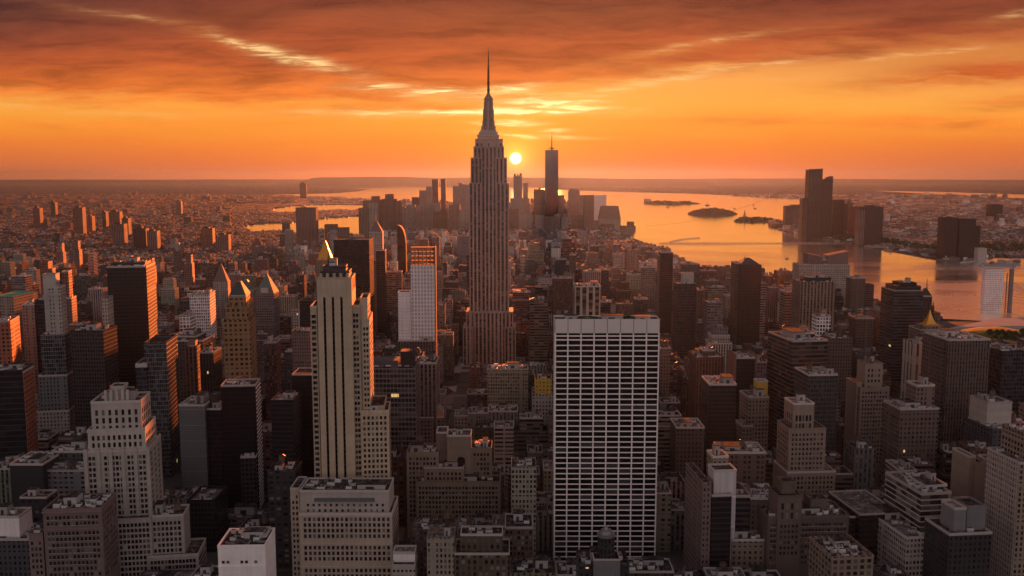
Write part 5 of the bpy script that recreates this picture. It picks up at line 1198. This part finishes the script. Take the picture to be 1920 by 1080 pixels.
# boats
def boat(x, y, L, label, mast=False):
    X, D = ground(x, y); r = empty('boat', (X, D, 1.0), .3)
    tag(r, label, 'boat', 'small boats in the bay')
    b = MB(); b.prism([(-L / 2, -L * .13), (L * .3, -L * .15), (L / 2, 0), (L * .3, L * .15), (-L / 2, L * .13)], 0, L * .10, 0, 0, 1.08); b.build('hull', plain('dark hull', (.06, .05, .05), .5), r)
    b = MB(); b.box(-L * .3, L * .1, -L * .09, L * .09, L * .11, L * .24, 0, 0); b.box(-L * .2, 0, -L * .07, L * .07, L * .24, L * .32, 0, 0); b.build('cabin', PALE, r)
    if mast:
        b = MB(); b.cyl(-L * .1, 0, L * .02, L * .3, L * .95, 6, 0, 0); b.build('mast', DARKM, r)
boat(1252, 389.6, 26, 'small dark boat left of the hilly island, nearest the long flat one')
boat(1327, 385.5, 46, 'masted ship on the bay above the hilly island', True)
boat(1377, 391.6, 24, 'tiny boat off the right end of the hilly island')
boat(1416, 391.2, 26, 'small boat farther right in the bay, lower one of two')
boat(1413, 385.2, 22, 'tiny boat at right in the bay, farther one of two')
boat(1476, 486, 14, 'masted sailing boat on the near river left of the slanted roofs', True)
# monument and fort on the islands
X, D = ground(1396, 410.5); r = empty('monument_column', (X, D, 8)); tag(r, 'tiny monument on a pedestal standing on the nearest low island', 'monument')
b = MB(); b.box(-9, 9, -9, 9, -6, 14, 0, 0); b.prism([(-5, -5), (5, -5), (5, 5), (-5, 5)], 14, 30, 0, 0, .8); b.build('pedestal', CONC, r)
b = MB(); b.cyl(0, 0, 3.4, 30, 44, 10, 0, 0, .6); b.cyl(0, 0, 1.6, 44, 48, 8, 0, 0, .7); b.cyl(2.6, 0, .8, 40, 54, 6, 0, 0, .6); b.build('figure', COPPER, r)
X, D = ground(1214, 378); r = empty('island_hall', (X, D, 3)); tag(r, 'pale flat-roofed hall on the left tip of the long flat island', 'building')
b = MB(); b.box(-36, 36, -18, 18, -3, 20, 0, -1); b.build('wall', N_('stone', 6, .4, .5, 7), r); b = MB(); b.box(-39, 39, -21, 21, 20, 23, 0, 0, True); b.build('roof', ROOFL, r)
b = MB(); b.box(-20, -8, -6, 6, 23, 31, 0, 0); b.box(14, 24, -6, 6, 23, 29, 0, 0); b.build('roof_shed', CONC, r)

# piers at the far bank
for (xa, xb, ya, yb_, lb) in ((1800, 1842, 492, 487, 'flat pale pier on the far bank left of the pale pier cube'), (1832, 1905, 499, 494, 'long pier with clutter in the river left of the right edge')):
    c0 = [ground(xa, ya + 2), ground(xb, yb_ + 8 if xb > 1850 else yb_ + 2), ground(xb + 8, yb_ - 2), ground(xa + 10, ya - 4)]
    cx = sum(p[0] for p in c0) / 4; cy = sum(p[1] for p in c0) / 4
    r = empty('pier', (cx, cy, 0)); tag(r, lb, 'pier', 'piers on the far bank')
    b = MB(); b.prism([(p[0] - cx, p[1] - cy) for p in c0], -.5, 3.5, 0, 0); b.build('deck', CONC, r)
    rr = random.Random(int(xa))
    for k in range(8):
        f, g_ = rr.random(), rr.random()
        p = [(c0[0][i] * (1 - f) + c0[1][i] * f) * (1 - g_) + (c0[3][i] * (1 - f) + c0[2][i] * f) * g_ for i in (0, 1)]
        b = MB(); w = rr.uniform(4, 11); b.box(-w, w, -w * .5, w * .5, 0, rr.uniform(4, 9), 0, 1); b.build('pier_shed', [K_(rr.choice(('stone', 'white', 'grey'))), ROOFL], r, (p[0] - cx, p[1] - cy, 3.5))

# grassy mound and pale deck at the right, between the towers and the water
def mound(name, px, zc, mat, label=None):
    pts = [ground(x, y, 20) for x, y in px]; n = len(pts); c = (sum(p[0] for p in pts) / n, sum(p[1] for p in pts) / n)
    b = MB(); rings = [(1.0, 0), (.96, 16), (.8, 18 + zc * .4), (.5, 18 + zc * .8), (.18, 18 + zc)]
    for q in range(4):
        for k in range(n):
            j = (k + 1) % n; Q = lambda p, s: (c[0] + (p[0] - c[0]) * s[0], c[1] + (p[1] - c[1]) * s[0], s[1])
            b.face([Q(pts[k], rings[q]), Q(pts[j], rings[q]), Q(pts[j], rings[q + 1]), Q(pts[k], rings[q + 1])])
    b.face([(c[0] + (p[0] - c[0]) * .18, c[1] + (p[1] - c[1]) * .18, 18 + zc) for p in pts]); return b.build(name, mat, kind='structure'), c
gm = plain('mown lawn', (.05, .105, .025), .95, 0, .35, .06)
mo, mc = mound('grass_mound', [(1770, 626), (1790, 617), (1830, 611), (1875, 610), (1930, 620), (1990, 634), (1940, 640), (1870, 636), (1810, 634)], 7, gm)
b = MB(); pts = [ground(x, y, 12) for x, y in ((1775, 616), (1860, 598), (1990, 590), (2000, 618), (1920, 611), (1850, 611))]; b.prism(pts, 0, 12, 0, 0); b.build('promenade', plain('pale paving', (.42, .36, .33), .8, 0, .3, .03), kind='structure')
items = []
rr = random.Random(21)
tm = []
for v in range(3):
    b = MB(); b.cyl(0, 0, .35, 0, 4.5, 7, 0, 0, .6); b.tube((0, 0, 3.6), (1.6, .4, 6.2), .14, 5); b.tube((0, 0, 3.2), (-1.4, .9, 5.8), .14, 5); b.tube((0, 0, 4), (.2, -1.5, 6.5), .12, 5)
    tr = b.mesh('trunk', [WOOD]); rc = random.Random(v)
    cr = leafmass('crown', [(rc.uniform(-2, 2), rc.uniform(-2, 2), rc.uniform(4, 7), rc.uniform(1.8, 3.2), rc.uniform(1.8, 3), 90) for _ in range(6)], .55, 70 + v); tm.append((tr, cr))
for k in range(26):
    x = 1855 + k * 4.2 + rr.uniform(-2, 2); y = 627 + (k % 3) * 4.5 + rr.uniform(-1, 1) + (x - 1855) * .06
    X, D = ground(x, y, 22)
    r = empty('park_tree', (X, D, 19.5), rr.uniform(0, 6)); sc = rr.uniform(.9, 1.5); r.scale = (sc, sc, sc)
    tag(r, 'dark leafy park tree in the row below the green mound at the right edge', 'tree', 'trees along the green mound')
    tr, cr = tm[k % 3]; link('trunk', tr, r, (0, 0, 0)); link('crown', cr, r, (0, 0, 0))

# ------------------------------------------------------------------ the ordinary blocks of the city
def lerp(pts, x):
    if x <= pts[0][0]: return pts[0][1]
    for (a, b_), (c, d) in zip(pts, pts[1:]):
        if x <= c: return b_ + (d - b_) * (x - a) / (c - a)
    return pts[-1][1]
YLIM = [(-200, 440), (450, 440), (700, 430), (880, 430), (1000, 432), (1180, 444), (1215, 456), (1262, 464), (1300, 494), (1480, 504), (1500, 508), (1600, 536), (1640, 560), (1690, 580), (1760, 584), (1775, 640), (2010, 640)]
PAL = [('brown brick', (0.112, 0.069, 0.056)), ('red brick', (0.158, 0.069, 0.050)), ('tan', (0.205, 0.155, 0.119)), ('pale stone', (0.277, 0.244, 0.221)), ('grey', (0.152, 0.145, 0.149)), ('charcoal', (0.040, 0.036, 0.040)), ('cream', (0.310, 0.264, 0.218)), ('rose-brown', (0.165, 0.112, 0.099)), ('brown brick', (0.092, 0.059, 0.050)), ('dark slate', (0.059, 0.059, 0.069))]
CITY = [F('stone', 'punch', 3.0, 3.5, .5, .55, tint=True), F('stone', 'punch', 2.4, 3.4, .56, .6, tint=True), F('stone', 'bands', 3.0, 3.7, .9, .5, tint=True), F('stone', 'piers', 3.4, 3.7, .45, .6, tint=True, sp=(.06, .05, .045)), F('stone', 'punch', 4.4, 3.6, .66, .5, tint=True)]
foot = []
for h in HEROES:
    c, n = cos(h.rot), sin(h.rot)
    for (a, b_, y0, y1) in h.foot:
        P = [(h.X + x * c - y * n, h.D + x * n + y * c) for x in (a, b_) for y in (y0, y1)]
        foot.append((min(p[0] for p in P) - 2.5, max(p[0] for p in P) + 2.5, min(p[1] for p in P) - 2.5, max(p[1] for p in P) + 2.5))
FA = np.array(foot)
vis = []
for h in HEROES:
    if h.px and h.yb:
        vis.append((min(p[0] for p in h.px), max(p[1] for p in h.px), h.yb, h.D))
VA = np.array(vis)
lots = []
rr = random.Random(42)
def height(X, D, px):
    if px < 470 and D > 2300:
        return rr.uniform(8, 19) if rr.random() > .012 else rr.uniform(30, 55)
    if D > 2600 and px > 1440: return rr.uniform(7, 20) if rr.random() > .03 else rr.uniform(28, 55)
    if 4100 < D < 6600 and 690 < px < 1185: return rr.uniform(35, 110)
    if D < 1000: return min(105, 18 + rr.expovariate(1 / 32.0))
    if D < 1900: return min(100, 16 + rr.expovariate(1 / 25.0))
    if D < 4200: return 14 + rr.expovariate(1 / 17.0) if rr.random() > .07 else rr.uniform(45, 85)
    return rr.uniform(8, 20)
Y = 520.0; row = 0
while Y < 13000:
    k = 1.0 if Y < 3600 else (1.25 if Y < 5200 else (1.7 if Y < 8000 else 2.4))
    dep = 25 * k
    half = Y * .60 + 60
    X = -half; cnt = 0
    street = 19 if row % 2 == 1 else 3
    while X < half:
        w = rr.uniform(11, 34) * k
        if rr.random() < .10: w *= 1.35
        # avenues every 230 m
        gap = rr.choice((0.3, .3, .3, 3.0))
        a = X; X += w + gap
        m_ = (a + 90) % 235
        if m_ < 24: X += 24 - m_; a = X; X += w + gap
        yo = rr.uniform(0, 3)
        cx, cy = a + w / 2, Y + dep / 2
        px, py = proj(cx, Y, 0)
        if px < -110 or px > 2030: continue
        if Y > 5200 and rr.random() < .25: continue
        if in_water(cx, cy) or in_water(a, Y) or in_water(a + w, Y): continue
        if Y > 1250 and 1765 < px < 2000 and 585 < py < 655: continue
        if np.any((FA[:, 0] < a + w) & (FA[:, 1] > a) & (FA[:, 2] < Y + dep) & (FA[:, 3] > Y)): continue
        d = dep * rr.uniform(.8, 1.0)
        H = height(cx, Y, px)
        # keep the landmarks behind in view
        x0, _ = proj(a, Y, 0); x1, _ = proj(a + w, Y, 0)
        lim = max(lerp(YLIM, x0), lerp(YLIM, x1)) if Y < 2600 or 4100 > Y and px > 1100 else -1e9
        hit = (VA[:, 0] < x1 + 2) & (VA[:, 1] > x0 - 2) & (VA[:, 3] > Y)
        if hit.any(): lim = max(lim, VA[hit, 2].max())
        if Y > 2600: lim = max(lim, 352)
        zmax = CAMZ + UV(px, lim)[1] * Y if lim > 0 else 1e9
        if 430 < px < 715 and 3000 < Y < 9000: H = min(H, rr.uniform(5, 9))
        H = min(H, zmax * rr.uniform(.8, 1.0))
        H = max(H, 7.0)
        lots.append([a, a + w, Y + yo, Y + d, H, px, rr.randrange(len(PAL)), rr.random()])
    Y += dep + street; row += 1
# what can be seen of each (coarse visibility, near to far)
GW, GH = 480, 270
occ = np.zeros((GH, GW), bool)
todo = [('h', h.D + min(f[2] for f in h.foot) if h.foot else h.D, h) for h in HEROES] + [('l', l[2], l) for l in lots]
todo.sort(key=lambda q: q[1])
for ty, _, q in todo:
    if ty == 'h': rects = [p for p in q.px]
    else:
        a, b_, y0, y1, H = q[:5]
        P = [proj(x, y, H) for x in (a, b_) for y in (y0, y1)]
        rects = [(min(p[0] for p in P), max(p[0] for p in P), min(p[1] for p in P), proj(a, y0, 0)[1])]
    area = 0
    for (xa, xb, ya, yb_) in rects:
        i0, i1 = max(0, int(xa / 4)), min(GW, int(math.ceil(xb / 4))); j0, j1 = max(0, int(ya / 4)), min(GH, int(math.ceil(yb_ / 4)))
        if i1 > i0 and j1 > j0:
            s_ = occ[j0:j1, i0:i1]; free = int((~s_).sum()); area += free
            if ty == 'l': q.append(free); q.append((xa, xb, ya, yb_))
            s_[:] = True
    if ty == 'l' and len(q) == 8: q.append(0); q.append((0, 0, 0, 0))
NIND = 300 - len(HEROES)
order = sorted(range(len(lots)), key=lambda i: -lots[i][8])
ind = [lots[i] for i in order[:NIND] if lots[i][8] > 3]
rest = [lots[i] for i in order[len(ind):]]
# --- the ones that show largest: each a thing with its own roof pieces
def words(l):
    col = PAL[l[6]][0]; H = l[4]
    tall = 'low' if H < 22 else ('mid-height' if H < 48 else 'tall')
    wide = ' broad' if l[1] - l[0] > 38 else (' narrow' if l[1] - l[0] < 21 else '')
    return tall + wide + ' ' + col
recs = []
for l in ind:
    w = l[1] - l[0]; d = l[3] - l[2]; H = l[4]
    root = empty('city_building', ((l[0] + l[1]) / 2, l[2], 0), 0)
    root['group'] = 'ordinary city blocks between the landmarks'
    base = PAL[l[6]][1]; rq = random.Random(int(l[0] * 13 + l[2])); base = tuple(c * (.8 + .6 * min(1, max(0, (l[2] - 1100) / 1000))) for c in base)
    tn = tuple(c * rq.uniform(.85, 1.15) for c in base); mat = rq.choice(CITY); rf = rq.choice(ROOFS)
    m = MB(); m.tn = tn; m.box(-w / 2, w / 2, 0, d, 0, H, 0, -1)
    feat = 'flat roof'
    setb = w > 20 and d > 18 and H > 26 and rq.random() < .5
    H2 = H
    if setb:
        H1 = H * rq.uniform(.7, .86); m = MB(); m.tn = tn; m.box(-w / 2, w / 2, 0, d, 0, H1, 0, -1)
        a, b_, y0, y1 = -w / 2 + w * rq.uniform(.06, .28), w / 2 - w * rq.uniform(.06, .28), d * rq.uniform(.1, .25), d * rq.uniform(.8, .95)
        m.box(a, b_, y0, y1, H1 - .01, H, 0, -1); feat = 'setback top'
    else: a, b_, y0, y1, H1 = -w / 2, w / 2, 0, d, H
    m.build('wall', mat, root)
    for (p, q, s, t_, z) in ([(-w / 2, w / 2, 0, d, H1)] if not setb else [(-w / 2, w / 2, 0, d, H1), (a, b_, y0, y1, H)]):
        r = MB(); r.tn = tn; r.face([(p, s, z + .003), (q, s, z + .003), (q, t_, z + .003), (p, t_, z + .003)], None, 0)
        for (e0, e1, e2, e3) in ((p - .1, q + .1, s - .1, s + .4), (p - .1, q + .1, t_ - .4, t_ + .1), (p - .1, p + .4, s + .4, t_ - .4), (q - .4, q + .1, s + .4, t_ - .4)): r.box(e0, e1, e2, e3, z - .3, z + 1.1, 1, 1)
        ro = r.build('roof', [rf, CAP if rq.random() < .5 else mat], root)
    mk = clutter(ro, a + 1, b_ - 1, y0 + 1, y1 - 1, H, 1.3 if l[8] > 25 else .7, None, rq)
    if 'tank' in mk: feat = 'rooftop water tank' if not setb else 'setback top and water tank'
    recs.append([l, root, words(l), feat])
hp = [((min(p[0] for p in h.px) + max(p[1] for p in h.px)) / 2, min(p[2] for p in h.px), h.yb or 700, h.D, h.ref) for h in HEROES if h.px and (h.yb or 0) > 500]
groups = {}
for rec in recs:
    l = rec[0]; x = (l[9][0] + l[9][1]) / 2; y = l[9][2]
    best = min(hp, key=lambda q: abs(q[0] - x) * 1.0 + max(0, q[1] - y, y - q[2]) * .8 + abs(q[3] - l[2]) * .06)
    dxp = x - best[0]
    rel = ('right of ' if dxp > 18 else 'left of ' if dxp < -18 else ('below ' if y > best[2] - 30 else 'behind ')) + best[4]
    rec += [rel, x]
    groups.setdefault((rec[2], rel), []).append(rec)
ORD = ['first', 'second', 'third', 'fourth', 'fifth', 'sixth', 'seventh', 'eighth', 'ninth', 'tenth']
for (wd, rel), L in groups.items():
    L.sort(key=lambda q: q[5])
    for i, rec in enumerate(L):
        root = rec[1]
        lb = '%s block %s' % (wd, rel) if len(L) == 1 else '%s block %s, %s from left' % (wd, rel, ORD[i])
        if len(lb.split()) + len(rec[3].split()) + 1 <= 16 and len(L) == 1: lb = '%s block with %s %s' % (wd, rec[3], rel)
        if len(lb.split()) > 16: lb = lb.replace(' block', '', 1).replace(', ', ', the ', 0)
        if len(lb.split()) > 16: lb = lb.replace(' broad', '', 1).replace(' narrow', '', 1).replace(' from left', '')
        root['label'] = lb; root['category'] = 'building'
# --- all the others, past counting
def citymesh(name, L, label, seed):
    rq = random.Random(seed); m = MB()
    for l in L:
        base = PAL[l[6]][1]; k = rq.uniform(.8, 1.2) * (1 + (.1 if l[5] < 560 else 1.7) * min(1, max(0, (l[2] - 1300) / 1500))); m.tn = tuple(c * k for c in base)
        mi = rq.randrange(len(CITY)); rf = len(CITY) + (rq.choice((0, 3, 3)) if l[2] > 1700 and l[5] > 500 else rq.choice((0, 1, 2, 3)) if l[2] < 1700 else 0)
        w, d, H = l[1] - l[0], l[3] - l[2], l[4]
        if H > 20 and w > 13 and rq.random() < .45:
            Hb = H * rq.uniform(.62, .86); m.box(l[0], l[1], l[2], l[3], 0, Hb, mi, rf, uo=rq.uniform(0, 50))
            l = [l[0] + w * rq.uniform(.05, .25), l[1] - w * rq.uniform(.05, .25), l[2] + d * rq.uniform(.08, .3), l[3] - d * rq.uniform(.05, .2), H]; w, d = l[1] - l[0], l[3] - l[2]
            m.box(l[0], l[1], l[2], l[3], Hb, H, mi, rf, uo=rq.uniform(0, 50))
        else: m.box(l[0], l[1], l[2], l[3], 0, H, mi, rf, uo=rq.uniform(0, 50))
        if l[2] < 1500:
            for (e0, e1, e2, e3) in ((l[0], l[1], l[2] - .3, l[2]), (l[0] - .3, l[0], l[2], l[3]), (l[1], l[1] + .3, l[2], l[3])): m.box(e0, e1, e2, e3, H - .4, H + 1.0, mi, mi)
        n = 7 if l[2] < 1500 else (4 if l[2] < 3000 else (1 if l[2] < 7000 else 0))
        used = []
        for _ in range(n):
            if w < 8 or d < 8: break
            a, b_ = rq.uniform(.10, .4) * w, rq.uniform(.12, .45) * d
            x, y = rq.uniform(l[0] + .5, l[1] - a - .5), rq.uniform(l[2] + .5, l[3] - b_ - .5)
            if any(x < u[1] and x + a > u[0] and y < u[3] and y + b_ > u[2] for u in used): continue
            used.append((x, x + a, y, y + b_))
            m.box(x, x + a, y, y + b_, H, H + rq.uniform(1.6, 6.5), len(CITY) + 4 + rq.randrange(3), len(CITY) + rq.randrange(4))
    o = m.build(name, CITY + ROOFS + [K_('stone'), K_('brown'), K_('grey')])
    tag(o, label, 'buildings', None, 'stuff')
citymesh('city_mass', rest, 'dense mass of ordinary city buildings filling the ground between and beyond the landmarks', 5)

# ------------------------------------------------------------------ kerbed blocks between the streets
pv = MB()
Y = 520.0; row = 0
while Y < 2500:
    if row % 2 == 0:
        half = Y * .62 + 80
        x = -90 - 235 * 8
        for _ in range(20):
            x0, x1 = x + 24, x + 235
            x += 235
            if x1 < -half or x0 > half: continue
            if any(in_water(p, q) for p in (x0, x1) for q in (Y, Y + 53)): continue
            pv.box(x0 - 2.5, x1 + 2.5 - 5, Y - 3.2, Y + 53 + 3.2, 0, .15, 0, 0)
    Y += 25 + (19 if row % 2 == 1 else 3); row += 1
pv.build('pavement', plain('pavement concrete', (.06, .056, .055), .9, 0, .3, .3), kind='structure')

# ------------------------------------------------------------------ the dusty evening air
hz = MB(); hz.box(-42000, 42000, -2500, FAR + 1500, -1.2, 475, 0, 0, True)
m = bpy.data.materials.new('evening haze'); m.use_nodes = True; m.node_tree.nodes.clear()
t = NT(m.node_tree); o_ = t.node('ShaderNodeOutputMaterial'); v_ = t.node('ShaderNodeVolumePrincipled')
v_.inputs['Density'].default_value = 2.3e-5; v_.inputs['Density Attribute'].default_value = ''; v_.inputs['Temperature Attribute'].default_value = ''
v_.inputs['Color'].default_value = (.057, .10, .24, 1); v_.inputs['Anisotropy'].default_value = .66
t.l.new(v_.outputs[0], o_.inputs['Volume'])
hz.build('haze', m, kind='stuff')
print('HEROES', len(HEROES), 'lots', len(lots), 'ind', len(ind), 'objects', len(bpy.data.objects))
